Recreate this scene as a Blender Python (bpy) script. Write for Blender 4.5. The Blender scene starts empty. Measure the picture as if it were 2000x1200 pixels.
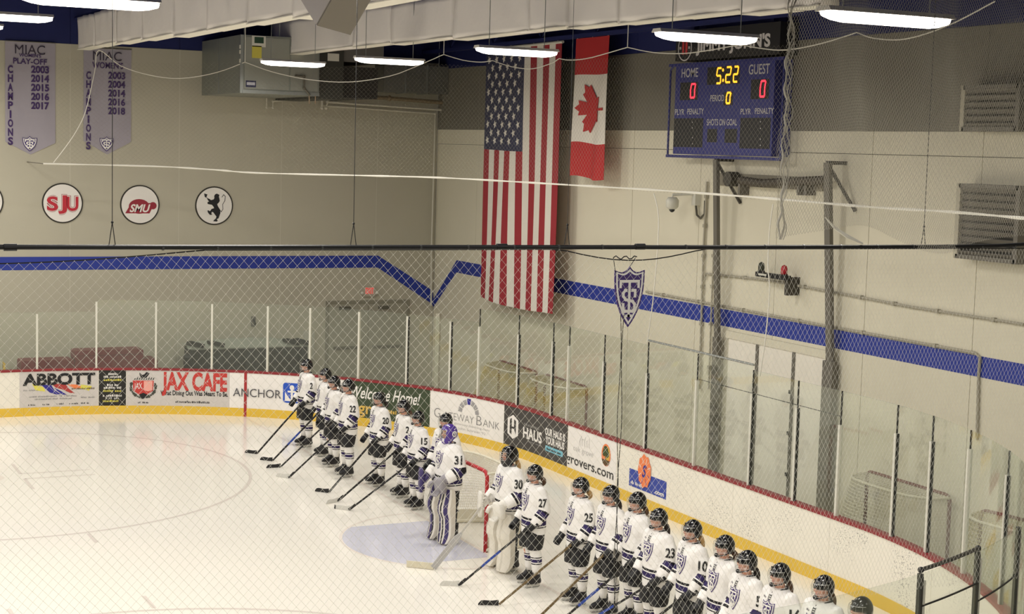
import bpy, bmesh, math, random
from mathutils import Vector, Matrix
from mathutils.geometry import tessellate_polygon
from mathutils.bvhtree import BVHTree
random.seed(7)
PI = math.pi
scene = bpy.context.scene
COL = scene.collection

# ------------------------------------------------------------------ camera
CAM = Vector((22.2989, -10.0572, 6.0123))
FW = Vector((-0.8949561, 0.43533669, -0.09765017))
RT = Vector((0.43477837, 0.90010049, 0.02805133))
UP = Vector((-0.10010674, 0.01735147, 0.9948254))
FPX = 3147.43
cd = bpy.data.cameras.new('camera'); cam = bpy.data.objects.new('camera', cd); COL.objects.link(cam)
cd.sensor_fit = 'HORIZONTAL'; cd.sensor_width = 36.0; cd.lens = 36.0 * FPX / 2000.0
cd.clip_start = 0.1; cd.clip_end = 300
cam.matrix_world = Matrix(((RT.x, UP.x, -FW.x, CAM.x), (RT.y, UP.y, -FW.y, CAM.y), (RT.z, UP.z, -FW.z, CAM.z), (0, 0, 0, 1)))
scene.camera = cam

# ------------------------------------------------------------------ world, exposure
w = bpy.data.worlds.new('world'); scene.world = w; w.use_nodes = True
w.node_tree.nodes['Background'].inputs[0].default_value = (1.0, 0.96, 0.9, 1)
w.node_tree.nodes['Background'].inputs[1].default_value = 0.05
scene.view_settings.view_transform = 'Standard'; scene.view_settings.look = 'None'
scene.view_settings.exposure = 0.0; scene.view_settings.gamma = 1.0
scene.view_settings.use_curve_mapping = False
LAMP_W = 150.0            # watts of each ceiling fixture
LAMP_C = (1.0, 0.955, 0.885)

# ------------------------------------------------------------------ helpers
def at(px, py, ax, val):
    """the world point where the sight line of a photo pixel meets the plane axis = val"""
    d = FW * FPX + RT * (px - 1000) + UP * (600 - py)
    return CAM + d * ((val - CAM[ax]) / d[ax])
def lin(c):
    c = c / 255.0
    return c / 12.92 if c <= 0.04045 else ((c + 0.055) / 1.055) ** 2.4
MATS = {}
def M(name, rgb=(200, 200, 200), rough=0.6, metal=0.0, spec=0.4, noise=None, bump=None, emit=None, coat=0.0):
    if name in MATS: return MATS[name]
    m = bpy.data.materials.new(name); m.use_nodes = True
    nt = m.node_tree; b = nt.nodes['Principled BSDF']
    c = tuple(lin(v) for v in rgb) + (1,)
    b.inputs['Base Color'].default_value = c; b.inputs['Roughness'].default_value = rough
    b.inputs['Metallic'].default_value = metal; b.inputs['Specular IOR Level'].default_value = spec
    b.inputs['Coat Weight'].default_value = coat
    if noise or bump:
        tc = nt.nodes.new('ShaderNodeTexCoord')
    if noise:
        n = nt.nodes.new('ShaderNodeTexNoise'); n.inputs['Scale'].default_value = noise[0]; n.inputs['Detail'].default_value = 5
        nt.links.new(tc.outputs['Object'], n.inputs['Vector'])
        mx = nt.nodes.new('ShaderNodeMix'); mx.data_type = 'RGBA'
        mx.inputs[6].default_value = tuple(v * (1 - noise[1]) for v in c[:3]) + (1,)
        mx.inputs[7].default_value = tuple(min(1, v * (1 + noise[1])) for v in c[:3]) + (1,)
        nt.links.new(n.outputs['Fac'], mx.inputs[0]); nt.links.new(mx.outputs[2], b.inputs['Base Color'])
    if bump:
        n2 = nt.nodes.new('ShaderNodeTexNoise'); n2.inputs['Scale'].default_value = bump[0]; n2.inputs['Detail'].default_value = 4
        nt.links.new(tc.outputs['Object'], n2.inputs['Vector'])
        bp = nt.nodes.new('ShaderNodeBump'); bp.inputs['Strength'].default_value = bump[1]; bp.inputs['Distance'].default_value = bump[2] if len(bump) > 2 else 0.02
        nt.links.new(n2.outputs['Fac'], bp.inputs['Height']); nt.links.new(bp.outputs['Normal'], b.inputs['Normal'])
    if emit:
        b.inputs['Emission Color'].default_value = tuple(lin(v) for v in emit[0]) + (1,)
        b.inputs['Emission Strength'].default_value = emit[1]
    MATS[name] = m
    return m
WL = {}                                    # world position of every root
def wloc(o):
    v = Vector((0, 0, 0))
    while o is not None:
        v = v + WL.get(o.name, Vector((0, 0, 0))); o = o.parent
    return v
class MB:
    """collects geometry; build() links it as one mesh object"""
    def __init__(s): s.v = []; s.f = []; s.mi = []; s.cur = 0
    def add(s, vs, fs):
        o = len(s.v); s.v += [Vector(v) for v in vs]
        for f in fs: s.f.append(tuple(i + o for i in f)); s.mi.append(s.cur)
        return s
    def box(s, a, b):
        x0, y0, z0 = a; x1, y1, z1 = b
        return s.add([(x0,y0,z0),(x1,y0,z0),(x1,y1,z0),(x0,y1,z0),(x0,y0,z1),(x1,y0,z1),(x1,y1,z1),(x0,y1,z1)],
                     [(0,3,2,1),(4,5,6,7),(0,1,5,4),(1,2,6,5),(2,3,7,6),(3,0,4,7)])
    def obox(s, c, ax, ay, az):
        c = Vector(c); ax, ay, az = Vector(ax), Vector(ay), Vector(az)
        vs = [c + ax*i + ay*j + az*k for k in (-1,1) for j in (-1,1) for i in (-1,1)]
        return s.add(vs, [(0,2,3,1),(4,5,7,6),(0,1,5,4),(1,3,7,5),(3,2,6,7),(2,0,4,6)])
    def tube(s, pts, r, n=6, cap=True, closed=False):
        pts = [Vector(p) for p in pts]; N = len(pts); rs = r if isinstance(r, (list, tuple)) else [r] * N
        o = len(s.v); up = None
        for i, p in enumerate(pts):
            a = pts[i-1] if (i > 0 or closed) else p; b = pts[(i+1) % N] if (i < N-1 or closed) else p
            t = (b - a); t = t.normalized() if t.length > 1e-9 else Vector((0,0,1))
            if up is None: up = Vector((0,0,1)) if abs(t.z) < 0.9 else Vector((1,0,0))
            e = t.cross(up)
            if e.length < 1e-6: e = t.cross(Vector((0,1,0)))
            e.normalize(); g = e.cross(t).normalized(); up = g
            for k in range(n):
                an = 2*PI*k/n; s.v.append(p + (e*math.cos(an) + g*math.sin(an)) * rs[i])
        for i in range(N if closed else N-1):
            j = (i+1) % N
            for k in range(n):
                k2 = (k+1) % n
                s.f.append((o+i*n+k, o+i*n+k2, o+j*n+k2, o+j*n+k)); s.mi.append(s.cur)
        if cap and not closed and n > 2:
            s.f.append(tuple(o+k for k in reversed(range(n)))); s.mi.append(s.cur)
            s.f.append(tuple(o+(N-1)*n+k for k in range(n))); s.mi.append(s.cur)
        return s
    def rings(s, rg, n=16, cap=True, mats=None):
        """rg: list of (cx,cy,cz,rx,ry[,power]) horizontal rings"""
        o = len(s.v)
        for q in rg:
            cx, cy, cz, rx, ry = q[:5]; pw = q[5] if len(q) > 5 else 2.0
            for k in range(n):
                a = 2*PI*k/n; c, d = math.cos(a), math.sin(a)
                s.v.append(Vector((cx + rx*math.copysign(abs(c)**(2/pw), c), cy + ry*math.copysign(abs(d)**(2/pw), d), cz)))
        for i in range(len(rg)-1):
            for k in range(n):
                k2 = (k+1) % n
                s.f.append((o+i*n+k, o+i*n+k2, o+(i+1)*n+k2, o+(i+1)*n+k)); s.mi.append(mats[i] if mats else s.cur)
        if cap:
            s.f.append(tuple(o+k for k in reversed(range(n)))); s.mi.append(mats[0] if mats else s.cur)
            e = o+(len(rg)-1)*n; s.f.append(tuple(e+k for k in range(n))); s.mi.append(mats[-1] if mats else s.cur)
        return s
    def ell(s, c, rx, ry, rz, n=12, m=8, rot=None):
        vs = []; c = Vector(c)
        for i in range(m+1):
            th = PI*i/m
            for k in range(n):
                ph = 2*PI*k/n
                p = Vector((rx*math.sin(th)*math.cos(ph), ry*math.sin(th)*math.sin(ph), rz*math.cos(th)))
                if rot is not None: p = rot @ p
                vs.append(c + p)
        fs = [(i*n+k, (i+1)*n+k, (i+1)*n+(k+1)%n, i*n+(k+1)%n) for i in range(m) for k in range(n)]
        return s.add(vs, fs)
    def prism(s, poly, d0, d1, fn):
        """polygon in (u,v) extruded from depth d0 to d1; fn(u,v,d) -> point"""
        tri = tessellate_polygon([[Vector((u, v, 0)) for u, v in poly]]); n = len(poly)
        s.add([fn(u, v, d1) for u, v in poly], [tuple(t) for t in tri])
        if abs(d1 - d0) > 1e-9:
            s.add([fn(u, v, d0) for u, v in poly], [tuple(reversed(t)) for t in tri])
            o = len(s.v) - 2*n
            for k in range(n):
                k2 = (k+1) % n; s.f.append((o+k, o+k2, o+n+k2, o+n+k)); s.mi.append(s.cur)
        return s
    def mesh(s, name, mats, off=Vector((0,0,0)), smooth=False):
        me = bpy.data.meshes.new(name); me.from_pydata([tuple(v - off) for v in s.v], [], s.f)
        for m in (mats if isinstance(mats, (list, tuple)) else [mats]): me.materials.append(m)
        me.polygons.foreach_set('material_index', s.mi)
        if smooth: me.polygons.foreach_set('use_smooth', [True]*len(s.f))
        me.validate(); me.update()
        bm = bmesh.new(); bm.from_mesh(me); bmesh.ops.recalc_face_normals(bm, faces=bm.faces); bm.to_mesh(me); bm.free()
        return me
    def build(s, name, mats, parent=None, smooth=False, base=None):
        """parent: part of a thing (world coordinates); no parent: a thing of its own with its origin at base"""
        if parent is not None: off = wloc(parent); loc = Vector((0,0,0))
        else:
            if base is None:
                xs = [v.x for v in s.v]; ys = [v.y for v in s.v]; zs = [v.z for v in s.v]
                base = Vector(((min(xs)+max(xs))/2, (min(ys)+max(ys))/2, min(zs)))
            off = Vector(base); loc = off
        o = bpy.data.objects.new(name, s.mesh(name, mats, off, smooth)); COL.objects.link(o)
        o.location = loc; WL[o.name] = loc
        if parent is not None: o.parent = parent
        return o
def tag(o, label=None, cat=None, group=None, kind=None):
    if label: o['label'] = label
    if cat: o['category'] = cat
    if group: o['group'] = group
    if kind: o['kind'] = kind
    return o
def thing(name, loc, label=None, cat=None, group=None, kind=None):
    o = bpy.data.objects.new(name, None); COL.objects.link(o); o.empty_display_size = 0.2
    o.location = loc; WL[o.name] = Vector(loc)
    return tag(o, label, cat, group, kind)
def link_mesh(name, me, parent, loc=(0,0,0)):
    o = bpy.data.objects.new(name, me); COL.objects.link(o); o.parent = parent; o.location = loc; WL[o.name] = Vector(loc)
    return o
TXT = {}
def text(s, size=1.0, bold=0.0, xs=1.0, shear=0.0, space=1.0):
    """flat lettering as (verts2d, faces), centred, cap height = size"""
    key = (s, bold, shear, space)
    if key not in TXT:
        cu = bpy.data.curves.new('txt', 'FONT'); cu.body = s; cu.fill_mode = 'FRONT'; cu.resolution_u = 4
        cu.offset = bold; cu.shear = shear; cu.space_character = space; cu.size = 1.0
        ob = bpy.data.objects.new('txt', cu); COL.objects.link(ob)
        dg = bpy.context.evaluated_depsgraph_get(); me = bpy.data.meshes.new_from_object(ob.evaluated_get(dg))
        vs = [(v.co.x, v.co.y) for v in me.vertices]; fs = [tuple(p.vertices) for p in me.polygons]
        bpy.data.objects.remove(ob); bpy.data.curves.remove(cu); bpy.data.meshes.remove(me)
        TXT[key] = (vs, fs)
    vs, fs = TXT[key]
    us = [v[0] for v in vs]; cx = (min(us)+max(us))/2; k = size/0.69
    return [((u-cx)*k*xs, (v-0.345)*k) for u, v in vs], fs
def fit_text(s, width, size, **kw):
    vs, fs = text(s, size, **kw); wd = max(v[0] for v in vs) - min(v[0] for v in vs)
    return [(u*width/wd, v) for u, v in vs], fs
def put_text(mb, tf, u, v, d, fn):
    vs, fs = tf
    mb.add([fn(a+u, b+v, d) for a, b in vs], fs)
def rect(u0, v0, u1, v1): return [(u0,v0),(u1,v0),(u1,v1),(u0,v1)]
def disc(u, v, r, n=32, ry=None): return [(u+r*math.cos(2*PI*k/n), v+(ry or r)*math.sin(2*PI*k/n)) for k in range(n)]
def stroke(pts, w):
    """a thick polyline as quads"""
    out = []
    for (a, b) in zip(pts[:-1], pts[1:]):
        dx, dy = b[0]-a[0], b[1]-a[1]; L = math.hypot(dx, dy); nx, ny = -dy/L*w/2, dx/L*w/2
        ex, ey = dx/L*w/2, dy/L*w/2
        out.append([(a[0]-ex+nx,a[1]-ey+ny),(a[0]-ex-nx,a[1]-ey-ny),(b[0]+ex-nx,b[1]+ey-ny),(b[0]+ex+nx,b[1]+ey+ny)])
    return out
def scribble(mb, u0, u1, v, h, d, fn, gap=0.25, seed=0):
    """lettering too small to read: a row of little uneven marks"""
    r = random.Random(seed); u = u0
    while u < u1:
        wd = h*r.uniform(0.25, 0.6)
        if r.random() > 0.12:
            mb.prism(rect(u, v, min(u1, u+wd), v+h*r.uniform(0.6, 1.0)), d, d, fn)
        u += wd + h*gap

# ------------------------------------------------------------------ shared measures and materials
W, YE, R = 13.0, 3.80, 8.27              # rink half width, end boards, corner radius
XF, YW = -15.0, 5.88                     # far side wall, end wall
HB = 1.0                                 # top of the boards
purple = M('purple_print', (66, 46, 112), 0.6); white_print = M('white_print', (235, 232, 226), 0.6)
black_print = M('black_print', (30, 29, 30), 0.6); red_print = M('red_print', (196, 62, 56), 0.6)
blue_paint = M('blue_stripe_paint', (40, 58, 150), 0.55, noise=(3, 0.08))
navy = M('navy_ceiling_paint', (26, 34, 88), 0.7, noise=(2, 0.1))
wallm = M('warm_grey_wall_paint', (184, 179, 160), 0.8, noise=(1.3, 0.04), bump=(25, 0.06, 0.01))
wallm_end = M('beige_wall_paint', (220, 214, 192), 0.8, noise=(0.9, 0.04), bump=(25, 0.06, 0.01))
dark_upper = M('dark_upper_wall', (120, 116, 104), 0.85, noise=(1.5, 0.06))
black_m = M('black_metal', (22, 22, 23), 0.45); galv = M('galvanised_steel', (150, 154, 150), 0.42, metal=0.7, noise=(4, 0.12))
steel_grey = M('grey_steel_paint', (112, 108, 98), 0.6, noise=(5, 0.1)); white_alu = M('white_aluminium', (216, 214, 200), 0.4)
rope_w = M('white_rope', (225, 222, 210), 0.8); conduit = M('conduit_paint', (168, 162, 144), 0.6)
redcap = M('red_cap_rail', (140, 42, 48), 0.45, noise=(6, 0.1)); yellow = M('yellow_kick_plate', (226, 188, 66), 0.45, noise=(9, 0.06))

def board_pt(s, out=0.0, z=0.0):
    """point at arc length s along the boards (s = 0 where the far corner begins); out > 0 is away from the ice"""
    A = PI*R/2; E = 2*(W-R)
    if s < 0: return Vector((-W-out, YE-R+s, z))
    if s < A:
        a = PI - s/R; return Vector((-(W-R)+(R+out)*math.cos(a), YE-R+(R+out)*math.sin(a), z))
    if s < A+E: return Vector((-(W-R)+(s-A), YE+out, z))
    if s < 2*A+E:
        a = PI/2 - (s-A-E)/R; return Vector((W-R+(R+out)*math.cos(a), YE-R+(R+out)*math.sin(a), z))
    return Vector((W+out, YE-R-(s-2*A-E), z))
def board_s(x, y):
    A = PI*R/2; E = 2*(W-R)
    if y < YE-R: return (y-(YE-R)) if x < 0 else 2*A+E-(y-(YE-R))
    if x < -(W-R): return (PI - math.atan2(y-(YE-R), x+(W-R)))*R
    if x > W-R: return A+E+(PI/2 - math.atan2(y-(YE-R), x-(W-R)))*R
    return A + x+(W-R)
def srange(a, b, step=0.25):
    n = max(1, int(math.ceil((b-a)/step))); return [a+(b-a)*i/n for i in range(n+1)]
def bfn(u, v, d): return board_pt(u, -(0.0065+4*(d-0.0035)), v)      # decal map: along the boards, height, proud towards the ice
# ================================================================== THE SETTING
icem = M('ice', (243, 238, 226), 0.14, spec=0.35, noise=(0.5, 0.025), bump=(3, 0.03, 0.01))
concrete = M('concrete_floor', (150, 145, 132), 0.8, noise=(2, 0.1))
MB().box((-15.2, -46, -0.3), (27, 6.1, -0.02)).build('floor', concrete).__setitem__('kind', 'structure')
ice_s = srange(-38, 2*PI*R/2 + 2*(W-R) + 38, 0.4)
ice_poly = [(board_pt(s).x, board_pt(s).y) for s in ice_s]
ice = MB().prism(ice_poly, -0.02, 0.0, lambda u, v, d: Vector((u, v, d))).build('floor_ice', icem)
tag(ice, kind='structure')
# painted markings seen faintly through the ice
mk_grey = M('faint_ice_circle_paint', (224, 214, 204), 0.14, spec=0.35); mk_red = M('faint_ice_red_paint', (236, 226, 214), 0.14, spec=0.35)
crease_m = M('crease_blue_paint', (206, 206, 218), 0.14, spec=0.35, noise=(2.2, 0.07))
def ring_mark(name, cx, cy, r, wd, mat, a0=0, a1=2*PI, n=96):
    vs = []; fs = []
    for k in range(n+1):
        a = a0+(a1-a0)*k/n
        for rr in (r-wd/2, r+wd/2): vs.append((cx+rr*math.cos(a), cy+rr*math.sin(a), 0.0022))
    for k in range(n): fs.append((2*k, 2*k+1, 2*k+3, 2*k+2))
    return MB().add(vs, fs).build(name, mat, ice)
def flat_mark(name, x0, y0, x1, y1, mat, z=0.002):
    return MB().add([(x0,y0,z),(x1,y0,z),(x1,y1,z),(x0,y1,z)], [(0,1,2,3)]).build(name, mat, ice)
for cx, sgn in ((-6.7, 1), (6.7, 1)):
    ring_mark('face_off_circle', cx, -6.1, 4.57, 0.06, mk_grey)
    MB().prism(disc(cx, -6.1, 0.3), 0.002, 0.002, lambda u, v, d: Vector((u, v, d))).build('face_off_dot', mk_red, ice)
    for sy in (1, -1):
        for sx in (1, -1):
            x = cx+sx*0.23
            flat_mark('hash_mark', x-0.025, -6.1+sy*0.61, x+0.025, -6.1+sy*1.83, mk_grey)
            flat_mark('hash_mark', x, -6.1+sy*0.61-0.03, x+sx*0.9, -6.1+sy*0.61+0.03, mk_grey)
            xe = cx+sx*4.57
            flat_mark('hash_mark', xe, -6.1+sy*0.86-0.03, xe+sx*0.6, -6.1+sy*0.86+0.03, mk_grey)
cr = [(-1.22, -0.03), (1.22, -0.03)]
a0 = math.atan2(-math.sqrt(1.83**2-1.22**2), 1.22); a1 = -PI-a0
cr += [(1.83*math.cos(a0+(a1-a0)*k/24), 1.83*math.sin(a0+(a1-a0)*k/24)) for k in range(25)]
MB().prism(cr, 0.0015, 0.0015, lambda u, v, d: Vector((u, v, d))).build('goal_crease', crease_m, ice)
ring_mark('crease_line', 0, 0, 1.83, 0.05, mk_red, -PI, 0, 48)
flat_mark('goal_line', -11.6, -0.03, 11.6, 0.03, mk_red, 0.0026)

# --- far side wall (x = -15): precast panels between vertical joints
wf = thing('wall_far', (XF, -5, 0), kind='structure')
joints = [at(q, 300, 0, XF).y for q in (137, 350, 550, 737)]
ys = [-46, -13.6, -11.15, -8.7, -6.25] + joints + [YW]
for a, b in zip(ys[:-1], ys[1:]):
    MB().box((XF-0.2, a+0.006, -0.02), (XF, b-0.006, 8.08)).build('wall_panel', wallm, wf)
MB().box((XF-0.3, -46, -0.02), (XF-0.2, YW, 9.6)).build('joint_backing', M('joint_shadow_grey', (120, 116, 104), 0.9), wf)
for y_ in ys[1:-1]: MB().box((XF-0.2, y_-0.006, -0.02), (XF-0.003, y_+0.006, 8.08)).build('joint_sealant', M('pale_sealant', (204, 200, 184), 0.8), wf)
for a, b in zip(ys[:-1], ys[1:]):
    MB().box((XF-0.2, a+0.004, 8.085), (XF-0.01, b-0.004, 9.6)).build('upper_panel', navy, wf)
# --- end wall (y = 5.88)
we = thing('wall_end', (0, YW, 0), kind='structure')
xs = [XF] + [-12.55+2.45*k for k in range(13)] + [19.3, 27]
for a, b in zip(xs[:-1], xs[1:]):
    MB().box((a+0.006, YW, -0.02), (b-0.006, YW+0.2, 6.08)).build('wall_panel', wallm_end, we)
    MB().box((a+0.006, YW, 6.09), (b-0.006, YW+0.2, 6.44)).build('wall_panel', wallm_end, we)
    MB().box((a+0.003, YW, 6.445), (b-0.003, YW+0.2, 7.93)).build('upper_panel', dark_upper, we)  # end wall drawn in a darker tone between these heights
    MB().box((a+0.003, YW, 7.935), (b-0.003, YW+0.2, 9.6)).build('upper_panel', navy, we)
MB().box((XF, YW+0.2, -0.02), (27, YW+0.3, 9.6)).build('joint_backing', MATS['joint_shadow_grey'], we)
# --- the walls behind the stands and the roof
tag(MB().box((27, -46, -0.02), (27.2, YW+0.2, 9.6)).build('wall_near', wallm), kind='structure')
tag(MB().box((XF, -46.2, -0.02), (27, -46, 9.6)).build('wall_back', wallm), kind='structure')
tag(MB().box((XF-0.3, -46.2, 9.6), (27.2, YW+0.3, 9.8)).build('ceiling', navy), kind='structure')

# --- painted blue stripe, z 2.97 to 3.28, dipping to a V in the corner
def stripe(name, pts, fn):
    mb = MB()
    for (a, b) in zip(pts[:-1], pts[1:]):
        u0, lo0, hi0 = a; u1, lo1, hi1 = b
        mb.add([fn(u0, lo0), fn(u1, lo1), fn(u1, hi1), fn(u0, hi0)], [(0,1,2,3)])
    tag(mb.build(name, blue_paint), kind='structure')
def fz(px, py): q = at(px, py, 0, XF); return q.y, q.z
def ez(px, py): q = at(px, py, 1, YW); return q.x, q.z
y0 = fz(738, 510)[0]; y1 = fz(844, 590)[0]
stripe('trim_1', [(-46, 2.99, 3.29), (y0, 2.99, 3.29), (y1, 2.06, 2.40), (YW-0.005, 1.98, 2.18)], lambda u, z: (XF+0.004, u, z))
x0 = ez(895, 525)[0]
stripe('trim_2', [(XF+0.005, 1.98, 2.18), (x0-0.1, 2.97, 3.27), (26.9, 2.97, 3.27)], lambda u, z: (u, YW-0.004, z))

# --- boards, glass and posts
def scuffed_white():
    m = bpy.data.materials.new('scuffed_white_board'); m.use_nodes = True; nt = m.node_tree; b = nt.nodes['Principled BSDF']
    tc = nt.nodes.new('ShaderNodeTexCoord'); n = nt.nodes.new('ShaderNodeTexNoise'); n.inputs['Scale'].default_value = 40; n.inputs['Detail'].default_value = 3
    n2 = nt.nodes.new('ShaderNodeTexNoise'); n2.inputs['Scale'].default_value = 1.4
    nt.links.new(tc.outputs['Object'], n.inputs['Vector']); nt.links.new(tc.outputs['Object'], n2.inputs['Vector'])
    r = nt.nodes.new('ShaderNodeValToRGB'); r.color_ramp.elements[0].position = 0.34; r.color_ramp.elements[1].position = 0.44
    r.color_ramp.elements[0].color = (0.32, 0.30, 0.27, 1); r.color_ramp.elements[1].color = (lin(240), lin(235), lin(220), 1)
    nt.links.new(n.outputs['Fac'], r.inputs['Fac'])
    mx = nt.nodes.new('ShaderNodeMix'); mx.data_type = 'RGBA'; mx.inputs[6].default_value = (lin(240), lin(235), lin(220), 1)
    mr = nt.nodes.new('ShaderNodeMapRange'); mr.inputs[1].default_value = 0.42; mr.inputs[2].default_value = 0.62
    nt.links.new(n2.outputs['Fac'], mr.inputs[0]); nt.links.new(mr.outputs[0], mx.inputs[0]); nt.links.new(r.outputs['Color'], mx.inputs[7])
    nt.links.new(mx.outputs[2], b.inputs['Base Color']); b.inputs['Roughness'].default_value = 0.35; b.inputs['Specular IOR Level'].default_value = 0.4
    return m
boardm = scuffed_white()
boards = thing('wall_boards', (0, YE, 0), kind='structure')
def sweep(mb, s0, s1, o0, o1, z0, z1, step=0.25):
    ss = srange(s0, s1, step); vs = []; fs = []
    for s in ss: vs += [board_pt(s, o0, z0), board_pt(s, o1, z0), board_pt(s, o1, z1), board_pt(s, o0, z1)]
    for i in range(len(ss)-1):
        for k in range(4): fs.append((4*i+k, 4*i+(k+1)%4, 4*i+4+(k+1)%4, 4*i+4+k))
    n = 4*(len(ss)-1); fs += [(0,1,2,3), (n+3,n+2,n+1,n)]
    return mb.add(vs, fs)
S_END = PI*R + 2*(W-R)
sj = [-34, -22, -12, -7.3, -4.9, -2.44, 0.0]
while sj[-1] < S_END + 8: sj.append(sj[-1]+2.44)
sj += [sj[-1]+12, sj[-1]+24]
for a, b in zip(sj[:-1], sj[1:]):
    sweep(MB(), a+0.003, b-0.003, 0, 0.10, 0.18, 0.965).build('board_panel', boardm, boards)
    sweep(MB(), a+0.001, b-0.001, -0.012, 0.10, -0.01, 0.185).build('kick_plate', yellow, boards)
    sweep(MB(), a, b, -0.015, 0.125, 0.965, 1.01).build('cap_rail', redcap, boards)
# goal line mark on the boards
sg = board_s(-11.62, 0.0)
sweep(MB(), sg-0.03, sg+0.03, -0.016, 0.0, 0.0, 0.965).build('goal_line_mark', M('board_red_line', (168, 50, 52), 0.5), boards)

def glass_mat(name, tint, haze):
    m = bpy.data.materials.new(name); m.use_nodes = True; nt = m.node_tree
    for n in list(nt.nodes):
        if n.type != 'OUTPUT_MATERIAL': nt.nodes.remove(n)
    out = [n for n in nt.nodes if n.type == 'OUTPUT_MATERIAL'][0]
    tr = nt.nodes.new('ShaderNodeBsdfTransparent'); tr.inputs[0].default_value = tint + (1,)
    gl = nt.nodes.new('ShaderNodeBsdfGlossy'); gl.inputs['Roughness'].default_value = 0.03; gl.inputs[0].default_value = (0.9, 0.95, 0.9, 1)
    df = nt.nodes.new('ShaderNodeBsdfDiffuse'); df.inputs[0].default_value = (0.62, 0.66, 0.58, 1)
    lw = nt.nodes.new('ShaderNodeLayerWeight'); lw.inputs[0].default_value = 0.5
    pw = nt.nodes.new('ShaderNodeMath'); pw.operation = 'POWER'; pw.inputs[1].default_value = 4
    mm = nt.nodes.new('ShaderNodeMath'); mm.operation = 'MULTIPLY_ADD'; mm.inputs[1].default_value = 0.6; mm.inputs[2].default_value = 0.04
    nt.links.new(lw.outputs['Facing'], pw.inputs[0]); nt.links.new(pw.outputs[0], mm.inputs[0])
    m1 = nt.nodes.new('ShaderNodeMixShader'); m1.inputs[0].default_value = haze
    nz = nt.nodes.new('ShaderNodeTexNoise'); nz.inputs['Scale'].default_value = 1.6; tcn = nt.nodes.new('ShaderNodeTexCoord'); nt.links.new(tcn.outputs['Object'], nz.inputs['Vector'])
    hz = nt.nodes.new('ShaderNodeMath'); hz.operation = 'MULTIPLY'; hz.inputs[1].default_value = haze*2; nt.links.new(nz.outputs['Fac'], hz.inputs[0]); nt.links.new(hz.outputs[0], m1.inputs[0])
    nt.links.new(tr.outputs[0], m1.inputs[1]); nt.links.new(df.outputs[0], m1.inputs[2])
    m2 = nt.nodes.new('ShaderNodeMixShader'); nt.links.new(mm.outputs[0], m2.inputs[0]); nt.links.new(m1.outputs[0], m2.inputs[1]); nt.links.new(gl.outputs[0], m2.inputs[2])
    nt.links.new(m2.outputs[0], out.inputs['Surface'])
    return m
glassm = glass_mat('scratched_rink_glass', (0.965, 0.98, 0.96), 0.022)
seam = M('black_glass_seam', (36, 36, 33), 0.6)
# (photo column, photo row of the foot, white post top, glass top to the right of the post)
PX = [(72,722,2.2,2.24),(188,720,2.46,2.50),(303,722,2.46,2.50),(413,723,2.45,2.50),(523,727,2.45,2.50),(597,735,2.46,2.50),(695,742,2.45,2.50),(792,752,2.45,2.50),
      (880,764,2.44,2.50),(938,774,2.42,2.78),(1012,792,2.40,2.78),(1079,813,2.42,2.78),(1110,824,2.42,2.78),(1175,848,2.30,2.78),(1252,878,2.30,2.83),(1345,912,2.40,2.83),
      (1450,950,2.42,2.78),(1545,980,2.38,2.78),(1624,1010,2.30,2.78),(1730,1050,2.40,2.78),(1797,1081,2.45,2.78),(1883,1122,2.55,2.78)]
posts = []
for px, py, zt, zg in PX:
    q = at(px, py, 2, HB); posts.append((board_s(q.x, q.y), zt, zg))
posts = [(posts[0][0]-1.2*k, 2.2, 2.24) for k in range(6, 0, -1)] + posts
s_n = [board_s(12.97, -4.2), board_s(12.60, -1.68), board_s(12.18, -0.75), board_s(11.59, 0.25)][::-1]
s_l = posts[-1][0]; nmid = 4
posts += [(s_l+(s_n[0]-s_l)*k/nmid, 2.5, 2.78) for k in range(1, nmid)]
near_posts = [(s, 2.72, 2.78) for s in s_n] + [(s_n[-1]+1.6*k, 2.72, 2.78) for k in range(1, 9)]
def frame_at(s):
    a = board_pt(s-0.01); b = board_pt(s+0.01); t = (b-a).normalized(); n = (board_pt(s, 0.1)-board_pt(s)).normalized()
    return board_pt(s), t, n
for i, (s, zt, zg) in enumerate(posts):
    p, t, n = frame_at(s)
    MB().obox(p+n*0.05+Vector((0,0,(1.0+zt)/2)), t*0.021, n*0.028, (0,0,(zt-1.0)/2)).build('glass_post', white_alu, boards)
    if zg > zt+0.1: MB().obox(p+n*0.055+Vector((0,0,(zt+zg)/2)), t*0.008, n*0.010, (0,0,(zg-zt)/2)).build('glass_seam', seam, boards)
    if i >= 13 and i % 3: MB().obox(p+n*0.055+t*0.026+Vector((0,0,(1.0+zt)/2)), t*0.006, n*0.02, (0,0,(zt-1.0)/2)).build('post_gasket', seam, boards)
for i, (s, zt, zg) in enumerate(near_posts):
    p, t, n = frame_at(s)
    MB().obox(p+n*0.05+Vector((0,0,(1.0+zg)/2)), t*0.013, n*0.022, (0,0,(zg-1.0)/2)).build('glass_post', M('dark_anodised_post', (52, 52, 48), 0.4, metal=0.4), boards)
    MB().obox(p+n*0.05-t*0.045+Vector((0,0,(1.0+zg-0.06)/2)), t*0.010, n*0.02, (0,0,(zg-0.06-1.0)/2)).build('glass_post', white_alu, boards)
allp = posts + near_posts
for a, b in zip(allp[:-1], allp[1:]):
    zt = a[2]
    sweep(MB(), a[0]+0.02, b[0]-0.02, 0.048, 0.060, 1.01, zt, 0.35).build('glass_pane', glassm, boards)
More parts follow.
